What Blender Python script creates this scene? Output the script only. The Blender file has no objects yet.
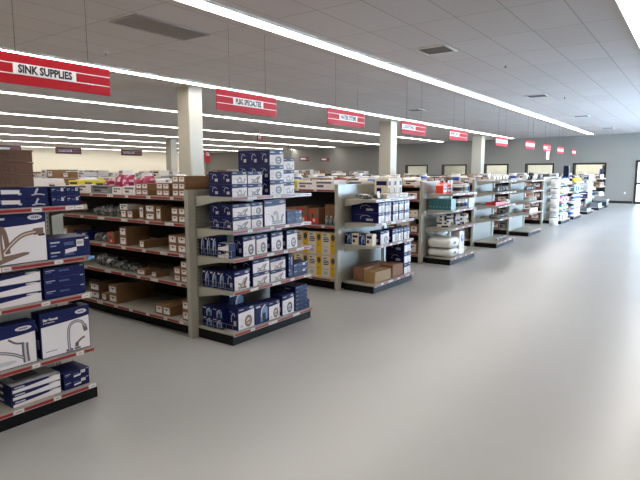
import bpy, math, random
from mathutils import Matrix, Vector
random.seed(7)
S = bpy.context.scene
C = S.collection
PI = math.pi

# ---------------------------------------------------------------- materials
def srgb(c):
    return tuple((x/12.92 if x <= .04045 else ((x+.055)/1.055)**2.4) for x in [v/255. for v in c])
_m = {}
def mat(name, col, rough=.5, metal=0., noise=.06, scale=30., spec=.5, coat=0., bump=0., emit=None, estr=0.):
    if name in _m: return _m[name]
    m = bpy.data.materials.new(name); m.use_nodes = True
    nt = m.node_tree; b = nt.nodes['Principled BSDF']
    c = srgb(col)
    b.inputs['Roughness'].default_value = rough
    b.inputs['Metallic'].default_value = metal
    b.inputs['Specular IOR Level'].default_value = spec
    b.inputs['Coat Weight'].default_value = coat
    tc = nt.nodes.new('ShaderNodeTexCoord'); n = nt.nodes.new('ShaderNodeTexNoise')
    n.inputs['Scale'].default_value = scale; n.inputs['Detail'].default_value = 3
    nt.links.new(tc.outputs['Object'], n.inputs['Vector'])
    mx = nt.nodes.new('ShaderNodeMix'); mx.data_type = 'RGBA'
    mx.inputs[6].default_value = tuple(v*(1-noise) for v in c)+(1,)
    mx.inputs[7].default_value = tuple(min(1, v*(1+noise)) for v in c)+(1,)
    nt.links.new(n.outputs['Fac'], mx.inputs[0]); nt.links.new(mx.outputs[2], b.inputs['Base Color'])
    if bump:
        bp = nt.nodes.new('ShaderNodeBump'); bp.inputs['Strength'].default_value = bump
        nt.links.new(n.outputs['Fac'], bp.inputs['Height']); nt.links.new(bp.outputs['Normal'], b.inputs['Normal'])
    if emit:
        b.inputs['Emission Color'].default_value = srgb(emit)+(1,); b.inputs['Emission Strength'].default_value = estr
    _m[name] = m
    return m

NAVY = mat('navy_card', (15, 22, 74), .42, noise=.1, spec=.25)
NAVYD = mat('dark_navy_card', (14, 17, 46), .42, noise=.12, spec=.25)
WHT = mat('white_card', (222, 214, 214), .5, noise=.02, spec=.25)
OFFW = mat('cream_card', (222, 210, 192), .6, noise=.03)
GREY = mat('grey_print', (92, 86, 88), .4)
LGREY = mat('pale_print', (186, 184, 190), .4)
COPP = mat('bronze_print', (118, 92, 78), .4)
COPL = mat('light_bronze_print', (196, 178, 166), .4)
INK = mat('black_ink', (24, 24, 30), .5)
PALEB = mat('pale_blue_print', (110, 138, 182), .4)
BROWN = mat('brown_cardboard', (128, 94, 62), .75, noise=.12, scale=12)
BROWND = mat('dark_cardboard', (96, 66, 46), .75, noise=.12, scale=12)
BROWNR = mat('reddish_cardboard', (128, 88, 62), .75, noise=.12, scale=12)
TAPE = mat('packing_tape', (172, 140, 98), .3)
BINK = mat('faded_brown_ink', (78, 54, 40), .7)
VENTG = mat('grille_grey', (150, 144, 146), .5)
TAN = mat('tan_cardboard', (150, 118, 76), .7, noise=.08, scale=12)
RED = mat('red_print', (196, 36, 40), .45)
REDS = mat('red_strip', (140, 22, 32), .35)
SIGNR = mat('sign_red', (156, 12, 26), .5, spec=.2)
SIGNM = mat('sign_maroon', (104, 20, 34), .45)
SHELF = mat('shelf_enamel', (164, 160, 148), .38, noise=.03)
PANEL = mat('gondola_back_panel', (150, 146, 136), .3, noise=.03)
DPANEL = mat('dark_back_panel', (44, 40, 38), .6)
KICK = mat('black_kickplate', (7, 7, 7), .55, spec=.2)
CHAN = mat('price_channel', (160, 146, 136), .3)
YEL = mat('yellow_print', (226, 178, 30), .45)
BYEL = mat('bright_yellow', (214, 196, 40), .45)
PINK = mat('magenta_bag', (150, 26, 72), .45)
SPOT = mat('white_spots', (206, 170, 186), .45)
TEAL = mat('teal_plastic', (52, 104, 110), .4)
ORNG = mat('orange_red_plastic', (228, 66, 44), .3)
BLACKP = mat('black_plastic', (24, 24, 28), .35)
WPL = mat('white_plastic', (232, 232, 228), .35, noise=.02)
GREYP = mat('grey_plastic', (120, 122, 124), .4)
STEEL = mat('steel', (150, 150, 150), .3, metal=.9)
BLUE = mat('blue_print', (52, 84, 170), .4)
GREEN = mat('green_print', (60, 160, 120), .4)
HPINK = mat('hot_pink', (232, 60, 150), .4)
TRIM = mat('black_trim', (34, 32, 32), .4)
PILL = mat('pillar_paint', (188, 182, 168), .55, noise=.02)

def bag_material():
    m = bpy.data.materials.new('clear_plastic_bag'); m.use_nodes = True
    nt = m.node_tree; b = nt.nodes['Principled BSDF']
    b.inputs['Roughness'].default_value = .18; b.inputs['Coat Weight'].default_value = .6
    tc = nt.nodes.new('ShaderNodeTexCoord'); n = nt.nodes.new('ShaderNodeTexNoise'); n.inputs['Scale'].default_value = 45
    r = nt.nodes.new('ShaderNodeValToRGB'); nt.links.new(tc.outputs['Object'], n.inputs['Vector'])
    nt.links.new(n.outputs['Fac'], r.inputs[0]); nt.links.new(r.outputs[0], b.inputs['Base Color'])
    r.color_ramp.elements[0].position = .38; r.color_ramp.elements[0].color = (.03, .03, .03, 1)
    r.color_ramp.elements[1].position = .62; r.color_ramp.elements[1].color = (.22, .22, .22, 1)
    bp = nt.nodes.new('ShaderNodeBump'); bp.inputs['Strength'].default_value = .4
    nt.links.new(n.outputs['Fac'], bp.inputs['Height']); nt.links.new(bp.outputs['Normal'], b.inputs['Normal'])
    return m
BAG = bag_material()
FABW = mat('white_roll_plastic', (224, 222, 216), .35, noise=.12, scale=25, bump=.5)

def floor_material():
    m = bpy.data.materials.new('sealed_grey_floor'); m.use_nodes = True
    nt = m.node_tree; b = nt.nodes['Principled BSDF']; L = nt.links.new
    tc = nt.nodes.new('ShaderNodeTexCoord')
    n = nt.nodes.new('ShaderNodeTexNoise'); n.inputs['Scale'].default_value = .55; n.inputs['Detail'].default_value = 4
    L(tc.outputs['Object'], n.inputs['Vector'])
    r = nt.nodes.new('ShaderNodeValToRGB'); L(n.outputs['Fac'], r.inputs[0]); L(r.outputs[0], b.inputs['Base Color'])
    r.color_ramp.interpolation = 'B_SPLINE'; r.color_ramp.elements[0].position = .1; r.color_ramp.elements[0].color = srgb((154, 153, 151))+(1,)
    r.color_ramp.elements[1].position = .9; r.color_ramp.elements[1].color = srgb((175, 173, 171))+(1,)
    n2 = nt.nodes.new('ShaderNodeTexNoise'); n2.inputs['Scale'].default_value = 1.1; n2.inputs['Detail'].default_value = 5; n2.inputs['Roughness'].default_value = .6
    L(tc.outputs['Object'], n2.inputs['Vector'])
    mr = nt.nodes.new('ShaderNodeMapRange'); L(n2.outputs['Fac'], mr.inputs[0])
    mr.interpolation_type = 'SMOOTHSTEP'; mr.inputs[1].default_value = .25; mr.inputs[2].default_value = .75; mr.inputs[3].default_value = .29; mr.inputs[4].default_value = .36
    L(mr.outputs[0], b.inputs['Roughness'])
    b.inputs['Specular IOR Level'].default_value = .6
    return m
def ceiling_material():
    m = bpy.data.materials.new('suspended_ceiling_tiles'); m.use_nodes = True
    nt = m.node_tree; b = nt.nodes['Principled BSDF']; L = nt.links.new
    b.inputs['Roughness'].default_value = .85
    tc = nt.nodes.new('ShaderNodeTexCoord'); mp = nt.nodes.new('ShaderNodeMapping')
    mp.inputs['Location'].default_value = (-.40, -.17, 0); L(tc.outputs['Object'], mp.inputs[0])
    br = nt.nodes.new('ShaderNodeTexBrick'); L(mp.outputs[0], br.inputs['Vector'])
    br.offset = 0; br.squash = 1
    br.inputs['Scale'].default_value = 1; br.inputs['Brick Width'].default_value = 1.22; br.inputs['Row Height'].default_value = .61
    br.inputs['Mortar Size'].default_value = .008; br.inputs['Mortar Smooth'].default_value = .1
    br.inputs['Color1'].default_value = srgb((208, 199, 196))+(1,); br.inputs['Color2'].default_value = srgb((214, 206, 203))+(1,)
    br.inputs['Mortar'].default_value = srgb((172, 165, 162))+(1,)
    n = nt.nodes.new('ShaderNodeTexNoise'); n.inputs['Scale'].default_value = 90; L(tc.outputs['Object'], n.inputs['Vector'])
    mx = nt.nodes.new('ShaderNodeMix'); mx.data_type = 'RGBA'; mx.blend_type = 'MULTIPLY'; mx.inputs[0].default_value = .25
    L(br.outputs['Color'], mx.inputs[6]); L(n.outputs['Fac'], mx.inputs[7]); L(mx.outputs[2], b.inputs['Base Color'])
    return m
def glass_material():
    m = bpy.data.materials.new('window_glass'); m.use_nodes = True
    nt = m.node_tree; nt.nodes.clear(); L = nt.links.new
    o = nt.nodes.new('ShaderNodeOutputMaterial'); t = nt.nodes.new('ShaderNodeBsdfTransparent'); g = nt.nodes.new('ShaderNodeBsdfGlossy')
    g.inputs['Roughness'].default_value = .03; t.inputs[0].default_value = (.93, .97, .98, 1)
    x = nt.nodes.new('ShaderNodeMixShader'); x.inputs[0].default_value = .08
    L(t.outputs[0], x.inputs[1]); L(g.outputs[0], x.inputs[2]); L(x.outputs[0], o.inputs[0])
    return m
def emis(name, col, s):
    m = bpy.data.materials.new(name); m.use_nodes = True
    nt = m.node_tree; nt.nodes.clear()
    o = nt.nodes.new('ShaderNodeOutputMaterial'); e = nt.nodes.new('ShaderNodeEmission')
    e.inputs[0].default_value = col+(1,); e.inputs[1].default_value = s; nt.links.new(e.outputs[0], o.inputs[0])
    return m
FLOOR = floor_material(); CEIL = ceiling_material(); GLASS = glass_material()
TUBE = emis('lit_diffuser', (1., .965, .905), 14.)
FARWALL = mat('grey_wall_paint', (142, 139, 134), .6, noise=.02, scale=2)
LEFTWALL = mat('cream_wall_paint', (252, 243, 220), .6, noise=.02, scale=2)
OFFWALL = mat('office_wall_paint', (240, 232, 214), .6, noise=.02, scale=2)

# ---------------------------------------------------------------- mesh builder
class MB:
    def __init__(s): s.v = []; s.f = []; s.m = []; s.mats = []; s.sm = []
    def mi(s, m):
        if m not in s.mats: s.mats.append(m)
        return s.mats.index(m)
    def poly(s, pts, m, smooth=False):
        i = len(s.v); s.v += [tuple(p) for p in pts]; s.f.append(tuple(range(i, i+len(pts)))); s.m.append(s.mi(m)); s.sm.append(smooth)
    def faces(s, vs, fs, m, smooth=False):
        i = len(s.v); s.v += [tuple(p) for p in vs]; k = s.mi(m)
        for f in fs: s.f.append(tuple(i+a for a in f)); s.m.append(k); s.sm.append(smooth)
    def box(s, x0, y0, z0, x1, y1, z1, m):
        v = [(x0, y0, z0), (x1, y0, z0), (x1, y1, z0), (x0, y1, z0), (x0, y0, z1), (x1, y0, z1), (x1, y1, z1), (x0, y1, z1)]
        s.faces(v, [(3, 2, 1, 0), (4, 5, 6, 7), (0, 1, 5, 4), (1, 2, 6, 5), (2, 3, 7, 6), (3, 0, 4, 7)], m)
    def extr(s, pts, d, m):            # closed outline pts (3D) extruded by vector d
        n = len(pts); a = [Vector(p) for p in pts]; d = Vector(d); b = [p+d for p in a]
        fs = [tuple(range(n))[::-1], tuple(range(n, 2*n))] + [(i, (i+1) % n, n+(i+1) % n, n+i) for i in range(n)]
        s.faces(a+b, fs, m)
    def cyl(s, c, r, z0, z1, m, n=20, r2=None):
        r2 = r if r2 is None else r2
        a = [(c[0]+r*math.cos(2*PI*i/n), c[1]+r*math.sin(2*PI*i/n), z0) for i in range(n)]
        b = [(c[0]+r2*math.cos(2*PI*i/n), c[1]+r2*math.sin(2*PI*i/n), z1) for i in range(n)]
        s.faces(a+b, [(i, (i+1) % n, n+(i+1) % n, n+i) for i in range(n)], m, True)
        s.poly(a[::-1], m); s.poly(b, m)
    def tube(s, p, q, r, m, n=8):
        p = Vector(p); q = Vector(q); d = (q-p).normalized(); u = d.orthogonal().normalized(); w = d.cross(u)
        a = [p+r*(math.cos(2*PI*i/n)*u+math.sin(2*PI*i/n)*w) for i in range(n)]; b = [x+(q-p) for x in a]
        s.faces(a+b, [(i, (i+1) % n, n+(i+1) % n, n+i) for i in range(n)], m, True); s.poly(a[::-1], m); s.poly(b, m)
    def lathe(s, prof, m, n=20, c=(0, 0)):
        vs = [(c[0]+r*math.cos(2*PI*i/n), c[1]+r*math.sin(2*PI*i/n), z) for r, z in prof for i in range(n)]
        k = len(prof); fs = [(j*n+i, j*n+(i+1) % n, (j+1)*n+(i+1) % n, (j+1)*n+i) for j in range(k-1) for i in range(n)]
        fs += [tuple(range(n))[::-1], tuple(range((k-1)*n, k*n))]
        s.faces(vs, fs, m, True)
    def mesh(s, name):
        me = bpy.data.meshes.new(name); me.from_pydata(s.v, [], s.f)
        for m in s.mats: me.materials.append(m)
        for p, k, q in zip(me.polygons, s.m, s.sm): p.material_index = k; p.use_smooth = q
        me.update(); return me
    def obj(s, name, parent=None, loc=(0, 0, 0), rz=0):
        o = bpy.data.objects.new(name, s.mesh(name)); C.objects.link(o); o.location = loc; o.rotation_euler = (0, 0, rz)
        if parent: o.parent = parent
        return o
def empty(name, loc, rz=0):
    o = bpy.data.objects.new(name, None); C.objects.link(o); o.location = loc; o.rotation_euler = (0, 0, rz); o.empty_display_size = .1
    return o
def tag(o, label=None, cat=None, group=None, kind=None):
    if label: o['label'] = label
    if cat: o['category'] = cat
    if group: o['group'] = group
    if kind: o['kind'] = kind
    return o
_txt = {}
def text_polys(s, size, sx=1.):         # returns verts2d, faces, width
    key = s
    if key not in _txt:
        cu = bpy.data.curves.new('t', 'FONT'); cu.body = s; cu.size = 1; cu.resolution_u = 2; cu.offset = .045
        ob = bpy.data.objects.new('t', cu); C.objects.link(ob)
        dg = bpy.context.evaluated_depsgraph_get(); me = bpy.data.meshes.new_from_object(ob.evaluated_get(dg))
        vs = [(v.co.x, v.co.y) for v in me.vertices]; fs = [tuple(p.vertices) for p in me.polygons]
        bpy.data.objects.remove(ob); bpy.data.curves.remove(cu); bpy.data.meshes.remove(me); _txt[key] = (vs, fs)
    vs, fs = _txt[key]; x0 = min(v[0] for v in vs); x1 = max(v[0] for v in vs)
    return [((v[0]-x0)*size*sx, v[1]*size) for v in vs], fs, (x1-x0)*size*sx

# ---------------------------------------------------------------- room
H = 3.48
fm = MB(); fm.box(-6, -5.2, -.1, 46, 44.2, 0, FLOOR); tag(fm.obj('floor'), kind='structure')
cm = MB(); cm.box(-6, -5.2, H, 46, 44.2, H+.1, CEIL); tag(cm.obj('ceiling'), kind='structure')
def wall(name, p0, ang, length, h, t, holes, m, base=None):
    # local: x along, y thickness outward, z up
    mb = MB(); xs = sorted({0, length} | {a for q in holes for a in q[:2]})
    for a, b in zip(xs, xs[1:]):
        zs = [0]; hs = sorted([q[2:4] for q in holes if q[0] <= a and q[1] >= b])
        z = 0
        for z0, z1 in hs:
            if z0 > z: mb.box(a, 0, z, b, t, z0, m)
            z = z1
        if z < h: mb.box(a, 0, z, b, t, h, m)
    return tag(mb.obj(name, None, (p0[0], p0[1], 0), ang), kind='structure')
# far wall, slightly oblique: x = 30.1 + .207 y
A = math.atan2(1, .207)                 # direction along increasing y
def farx(y): return 30.1+.207*y
Y0 = -5.2; k = math.hypot(1, .207)
def al(y): return (y-Y0)*k
wins = [(4.05, 5.70), (6.68, 8.31), (9.31, 10.87), (12.05, 13.85), (14.93, 16.77)]
holes = [(al(a), al(b), .55, 2.05) for a, b in wins]+[(al(1.3), al(2.72), 0, 2.15)]
# local +x along wall; the outward normal (away from room) must be local -y here, so thickness is negative
wall('wall_far', (farx(Y0), Y0), A, 49.3*k, H, -.15, holes, FARWALL)
def frame(name, y0, y1, z0, z1, w=.09, pane=True):
    e = tag(empty(name, (farx(y0), y0, 0), A), kind='structure'); L = (y1-y0)*k
    m = MB(); m.box(0, -.17, z0, w, .03, z1, TRIM); m.box(L-w, -.17, z0, L, .03, z1, TRIM); m.box(w, -.17, z1-w, L-w, .03, z1, TRIM); m.box(w, -.17, z0, L-w, .03, z0+w, TRIM)
    m.obj('window_frame' if z0 > .1 else 'door_frame', e)
    if pane: g = MB(); g.box(w, -.08, z0+w, L-w, -.074, z1-w, GLASS); g.obj('pane', e)
    return e, L
for i, (a, b) in enumerate(wins): frame('window_%d' % (i+1), a, b, .55, 2.05)
d, L = frame('door_1', 1.3, 2.72, 0.0, 2.15, .11)
m = MB(); m.box(.11, -.1, .95, L-.11, -.05, 1.08, TRIM); m.box(L/2-.05, -.1, .1, L/2+.05, -.05, 2.05, TRIM); m.obj('door_rail', d)
for i, (a, b) in enumerate([(-5.0, 1.25), (2.76, 43.9)]):
    m = MB(); m.box(0, 0, .0, (b-a)*k, .015, .12, TRIM); tag(m.obj('baseboard_far', None, (farx(a), a, 0), A), kind='structure')
wall('wall_left', (-6, 42.8), 0, 45.3, H, .15, [(28.0, 30.7, .9, 1.75)], LEFTWALL)
e = tag(empty('window_6', (22.0, 42.8, 0)), kind='structure')
m = MB()
for q in [(0, .9, .1, 1.75), (2.6, .9, 2.7, 1.75), (.1, 1.65, 2.6, 1.75), (.1, .9, 2.6, 1.0)]: m.box(q[0], -.02, q[1], q[2], .1, q[3], TRIM)
m.obj('window_frame', e); m = MB(); m.box(.1, .05, 1.0, 2.6, .056, 1.65, GLASS); m.obj('pane', e)
wall('wall_near', (-6, -5.2), PI/2, 49.4, H, .15, [], LEFTWALL)
# storefront on the right
SF = [(20.5, 23.2), (23.7, 26.4), (26.9, 29.6), (30.1, 32.8), (33.1, 34.7)]
wall('wall_right', (-6, -5.2), 0, 35.1, H, -.15, [(a, b, .35, 2.75) for a, b in SF], LEFTWALL)
for i, (a, b) in enumerate(SF):
    e = tag(empty('window_%d' % (i+7), (a-6, -5.2, 0)), kind='structure'); w = b-a
    m = MB()
    for q in [(0, .35, .07, 2.75), (w-.07, .35, w, 2.75), (.07, 2.68, w-.07, 2.75), (.07, .35, w-.07, .42), (w/2-.03, .42, w/2+.03, 2.68)]: m.box(q[0], -.1, q[1], q[2], .02, q[3], TRIM)
    m.obj('window_frame', e); m = MB(); m.box(.07, -.05, .42, w-.07, -.044, 2.68, GLASS); m.obj('pane', e)
# office behind the pass-through windows
m = MB(); m.box(-.6, -4.6, 0, 14.5, -4.5, H, OFFWALL); m.box(-.6, -4.5, 0, -.5, -.16, H, OFFWALL); m.box(14.4, -4.5, 0, 14.5, -.16, H, OFFWALL)
tag(m.obj('wall_office', None, (farx(3.6), 3.6, 0), A), kind='structure')
m = MB(); m.box(-1.0, -4.5, -.1, 14.5, -.16, -.001, FLOOR); tag(m.obj('floor_office', None, (farx(3.6), 3.6, 0), A), kind='structure')
m = MB(); m.box(-1.0, -4.6, H, 14.5, -.16, H+.1, OFFWALL); tag(m.obj('ceiling_office', None, (farx(3.6), 3.6, 0), A), kind='structure')
m = MB(); m.box(0, 0, -.1, 6, 3.2, 0, FLOOR); m.box(0, 3.2, 0, 6, 3.3, H, OFFWALL); m.box(0, 0, H, 6, 3.3, H+.1, OFFWALL); m.box(-.1, .15, 0, 0, 3.3, H, OFFWALL); m.box(6, .15, 0, 6.1, 3.3, H, OFFWALL)
tag(m.obj('wall_storeroom', None, (20.4, 42.8, 0)), kind='structure')

# ---------------------------------------------------------------- pillars
for i, (x, y, w, lab) in enumerate([(8.09, 9.38, .40, 'square cream pillar rising behind the second endcap'), (17.95, 9.6, .5, 'square cream pillar rising behind the third endcap'),
        (27.75, 9.5, .52, 'square cream pillar above the fifth endcap, before grey far wall'), (20.3, 25.2, .46, 'distant cream pillar partly hidden left of the nearest pillar'), (32.1, 26.1, .46, 'distant cream pillar behind the tall stack of navy faucet boxes')]):
    p = MB(); c = .012
    p.extr([(c, 0, 0), (w-c, 0, 0), (w, c, 0), (w, w-c, 0), (w-c, w, 0), (c, w, 0), (0, w-c, 0), (0, c, 0)], (0, 0, H), PILL)
    b = MB()
    b.box(-.012, -.012, 0, w+.012, w+.012, .1, TRIM)
    o = p.obj('pillar', None, (x, y, 0)); b.obj('base_trim', o); tag(o, lab, 'pillar', 'cream pillars'); o['kind'] = 'thing'
    del o['kind']

# ---------------------------------------------------------------- lights
rows = [(.80, -6, 31), (4.69, -6, 29.95), (8.93, -6, 31.1), (13.5, -6, 32.1), (18.35, -6, 33.), (23.4, -6, 34.6), (28.5, -6, 36.), (34.5, -6, 36.6), (41.3, -6, 37.5)]
nm = ['first continuous ceiling light strip, cut by the top right corner', 'second continuous ceiling light strip, crossing top centre to the far wall', 'third ceiling light strip, passing just above the nearest hanging signs',
      'fourth ceiling light strip, passing below the hanging signs', 'fifth ceiling light strip counted from the top right corner', 'sixth ceiling light strip counted from the top right corner',
      'seventh ceiling light strip counted from the top right corner', 'eighth ceiling light strip, last but one before cream wall', 'farthest ceiling light strip, closest to the cream wall']
for (y, a, b), lab in zip(rows, nm):
    e = tag(empty('light_strip', (a, y, H)), lab, 'ceiling light', 'ceiling light strips'); Lx = b-a
    m = MB(); m.box(0, -.122, -.035, Lx, -.107, 0, WPL); m.box(0, .107, -.035, Lx, .122, 0, WPL); m.box(Lx-.015, -.107, -.035, Lx, .107, 0, WPL); m.obj('housing', e)
    m = MB(); m.poly([(0, .107, -.034), (Lx-.015, .107, -.034), (Lx-.015, -.107, -.034), (0, -.107, -.034)], TUBE); m.obj('diffuser', e)

# office lamps
for i, (yy, lab) in enumerate([(5.3, 'ceiling lamp in office behind the largest far window'), (8.6, 'ceiling lamp in office behind the middle far windows'), (13.2, 'ceiling lamp in office behind the leftmost far windows')]):
    m = MB(); m.box(-1.2, -.45, -.05, 1.2, .45, 0, TUBE)
    tag(m.obj('office_lamp', None, (farx(yy)+2.3, yy-.5, H), A), lab, 'ceiling light', 'office lamps')
m = MB(); m.box(-1.2, -.45, -.05, 1.2, .45, 0, TUBE); tag(m.obj('office_lamp', None, (23.4, 44.4, H)), 'ceiling lamp in storeroom behind the cream wall window', 'ceiling light', 'office lamps')

# ---------------------------------------------------------------- ceiling bits
def vent(x, y, w, d, lab, dark=False):
    e = tag(empty('ceiling_vent', (x, y, H)), lab, 'vent', 'ceiling vents')
    m = MB(); fr = .035
    for q in [(-w/2, -d/2, w/2, -d/2+fr), (-w/2, d/2-fr, w/2, d/2), (-w/2, -d/2+fr, -w/2+fr, d/2-fr), (w/2-fr, -d/2+fr, w/2, d/2-fr)]: m.box(q[0], q[1], -.012, q[2], q[3], 0, WPL if not dark else VENTG)
    m.obj('frame', e)
    m = MB(); m.poly([(-w/2+fr, d/2-fr, -.001), (w/2-fr, d/2-fr, -.001), (w/2-fr, -d/2+fr, -.001), (-w/2+fr, -d/2+fr, -.001)], BLACKP if not dark else VENTG); m.obj('duct_opening', e)
    m = MB(); n = 7 if not dark else 22
    for i in range(n):
        u = -w/2+fr+(i+.5)*(w-2*fr)/n; t = .012 if not dark else .008
        m.extr([(u-t, -d/2+fr, -.002), (u+t, -d/2+fr, -.012), (u+t+.004, -d/2+fr, -.012), (u-t+.004, -d/2+fr, -.002)], (0, d-2*fr, 0), GREYP if not dark else VENTG)
    if not dark: m.box(-.01, -d/2+fr, -.014, .01, d/2-fr, -.012, GREYP)
    m.obj('louvre', e)
vent(8.02, 3.52, .5, .5, 'square ceiling air vent, largest one near top centre right')
vent(14.24, 3.52, .5, .5, 'square ceiling air vent, second nearest on the right of the light strip')
vent(15.3, 7.35, .5, .5, 'square ceiling air vent left of the long light strip')
vent(20.2, 3.52, .5, .5, 'square ceiling air vent, third away beside the long light strip')
vent(26.4, 3.52, .5, .5, 'square ceiling air vent closest to the far wall')
vent(4.72, 5.95, 1.2, .55, 'large darker return air grille in ceiling at top left', True)
for x, y, lab in [(9.85, 3.0, 'small sprinkler head nearest the biggest ceiling vent'), (14.87, 3.0, 'small sprinkler head beside the second ceiling vent'), (5.11, 7.84, 'small sprinkler head right of the nearest hanging sign wires')]:
    m = MB(); m.cyl((0, 0), .035, -.006, 0, WPL, 16); m.cyl((0, 0), .012, -.045, -.006, STEEL, 8); m.cyl((0, 0), .022, -.05, -.045, STEEL, 12)
    tag(m.obj('sprinkler_head', None, (x, y, H)), lab, 'sprinkler', 'ceiling sprinklers')

# ---------------------------------------------------------------- hanging signs
def sign(x0, y, zt, w, h, txt, plate, lab, col=SIGNR, extra=False, grp='red aisle signs on wires'):
    e = tag(empty('aisle_sign', (x0, y, zt-h)), lab, 'sign', grp)
    m = MB(); m.box(0, 0, 0, w, .012, h, col)
    for v in (.34, .68): m.box(0, -.0015, h*v-.004, w, 0, h*v+.004, WHT); m.box(0, .012, h*v-.004, w, .0135, h*v+.004, WHT)
    m.obj('panel', e)
    a, b = plate
    p = MB(); p.box(a*w, -.005, h*.34, b*w, -.0016, h*.70, WHT)
    pl = p.obj('name_plate', e)
    if txt:
        hh = h*.25; vs, fs, tw = text_polys(txt, hh/.70)
        sx = (b-a)*w*.86/tw; t = MB()
        ox = a*w+(b-a)*w*.07; oz = h*.40
        t.faces([(ox+u*sx, -.0065, oz+v) for u, v in vs], fs, INK); t.obj('lettering', pl)
    for s in (.2, .8):
        t = MB(); t.tube((w*s, .006, h), (w*s, .006, H-(zt-h)), .0022, BLACKP, 6); t.obj('wire', e)
    if extra:
        t = MB(); t.box(w*.45, -.01, -.3, w*.8, -.004, .02, WHT); t.obj('hanging_card', e)
    return e
ZT = 2.65
sign(2.18, 5.08, ZT, 1.16, .27, 'SINK SUPPLIES', (.17, .68), 'red hanging aisle sign reading SINK SUPPLIES')
sign(4.84, 5.08, ZT, 1.17, .27, 'PLBG SPECIALTIES', (.25, .75), 'red hanging aisle sign reading PLBG SPECIALTIES')
sign(7.31, 5.08, ZT, 1.17, .27, 'WATER SYSTEMS', (.29, .78), 'third red hanging aisle sign from the left')
sign(9.95, 5.08, ZT, 1.15, .27, 'LIGHTING', (.03, .55), 'fourth red hanging aisle sign, right of the second pillar')
sign(12.5, 5.08, ZT, 1.2, .27, 'PEX', (.03, .52), 'fifth red hanging aisle sign, just before the third pillar')
sign(16.05, 5.08, ZT, 1.2, .28, 'HDWR    10', (.02, .98), 'sixth red hanging aisle sign, at the end of third light strip')
sign(19.35, 5.08, ZT+.03, 1.2, .28, 'TOOLS', (.02, .98), 'seventh red hanging aisle sign, next after the light strip ends')
sign(21.9, 5.08, ZT+.01, 1.2, .28, 'AUTO', (.04, .55), 'eighth red hanging aisle sign with white card below', extra=True)
sign(24.35, 5.08, ZT, 1.2, .28, 'PAINT', (.02, .98), 'ninth red hanging aisle sign near the far wall')
sign(27.4, 5.08, ZT, 1.0, .28, None, (.1, .9), 'farthest and smallest red aisle sign on the right')
for x, t, lab in [(9.6, None, 'maroon distant sign cut off by left picture edge'), (12.2, 'FITTINGS', 'maroon distant sign above window in cream wall'), (15.4, 'FAUCETS', 'maroon distant sign left of the nearest pillar'), (30.4, None, 'maroon distant sign right of the navy box stack'), (33.0, None, 'smallest maroon distant sign against grey wall')]:
    sign(x, 22.8 if x < 20 else 23.6, ZT, 1.18, .28, t, (.12, .62), lab, SIGNM, grp='maroon signs over the rear aisles')
# exit sign and far red box
e = tag(empty('exit_sign', (18.3, 16.6, 3.05)), 'small red EXIT sign hanging between second and third aisle signs', 'exit sign')
m = MB(); m.box(0, 0, 0, .34, .05, .22, RED); m.obj('sign_body', e)
vs, fs, tw = text_polys('EXIT', .17/.7); t = MB(); t.faces([(.03+u*.28/tw, -.003, .03+v) for u, v in vs], fs, WHT); t.obj('lettering', e)
t = MB(); t.tube((.17, .025, .22), (.17, .025, H-3.05), .01, WPL); t.obj('stem', e)
m = MB(); m.box(0, 0, 0, .5, .06, .8, RED); m.box(.1, -.01, .45, .4, 0, .7, WHT)
tag(m.obj('red_banner', None, (24.8, 27.3, 2.2)), 'dark red banner seen just right of the nearest pillar', 'banner')
m = MB(); m.tube((.25, .03, .8), (.25, .03, H-2.2), .006, BLACKP); o = m.obj('wire', bpy.data.objects['red_banner'])

# ---------------------------------------------------------------- product meshes (front face at y=0 looking to -y, base centre of front at origin)
def faceq(m, w, d, h, side):
    if side == 'F': return lambda u, v, e=.0008: ((u-.5)*w, -e, v*h)
    if side == 'L': return lambda u, v, e=.0008: (-w/2-e, (1-u)*d, v*h)
    if side == 'R': return lambda u, v, e=.0008: (w/2+e, u*d, v*h)
    return lambda u, v, e=.0008: ((u-.5)*w, v*d, h+e)
def quad(m, F, u0, v0, u1, v1, mt, e=.0008): m.poly([F(u0, v0, e), F(u1, v0, e), F(u1, v1, e), F(u0, v1, e)], mt)
def ell(m, F, cu, cv, ru, rv, mt, e=.0014, n=20): m.poly([F(cu+ru*math.cos(2*PI*i/n), cv+rv*math.sin(2*PI*i/n), e) for i in range(n)], mt)
def rib(m, F, pts, ws, asp, mt, e=.0012):         # ribbon along pts in uv, asp = w/h so width is true
    P = [Vector((p[0]*asp, p[1])) for p in pts]; L = []; R = []
    for i, p in enumerate(P):
        t = (P[min(i+1, len(P)-1)]-P[max(i-1, 0)]).normalized(); n = Vector((-t.y, t.x)); q = ws[i] if isinstance(ws, (list, tuple)) else ws
        L.append(p+n*q/2); R.append(p-n*q/2)
    for i in range(len(P)-1): m.poly([F(R[i].x/asp, R[i].y, e), F(R[i+1].x/asp, R[i+1].y, e), F(L[i+1].x/asp, L[i+1].y, e), F(L[i].x/asp, L[i].y, e)], mt)
def spl(pts, n=6):
    out = []; P = [Vector(p) for p in pts]; P = [P[0]]+P+[P[-1]]
    for i in range(1, len(P)-2):
        for k in range(n):
            t = k/n; a, b, c, d = P[i-1:i+3]
            out.append(.5*((2*b)+(c-a)*t+(2*a-5*b+4*c-d)*t*t+(3*b-a-3*c+d)*t**3))
    return out+[P[-2]]
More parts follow.
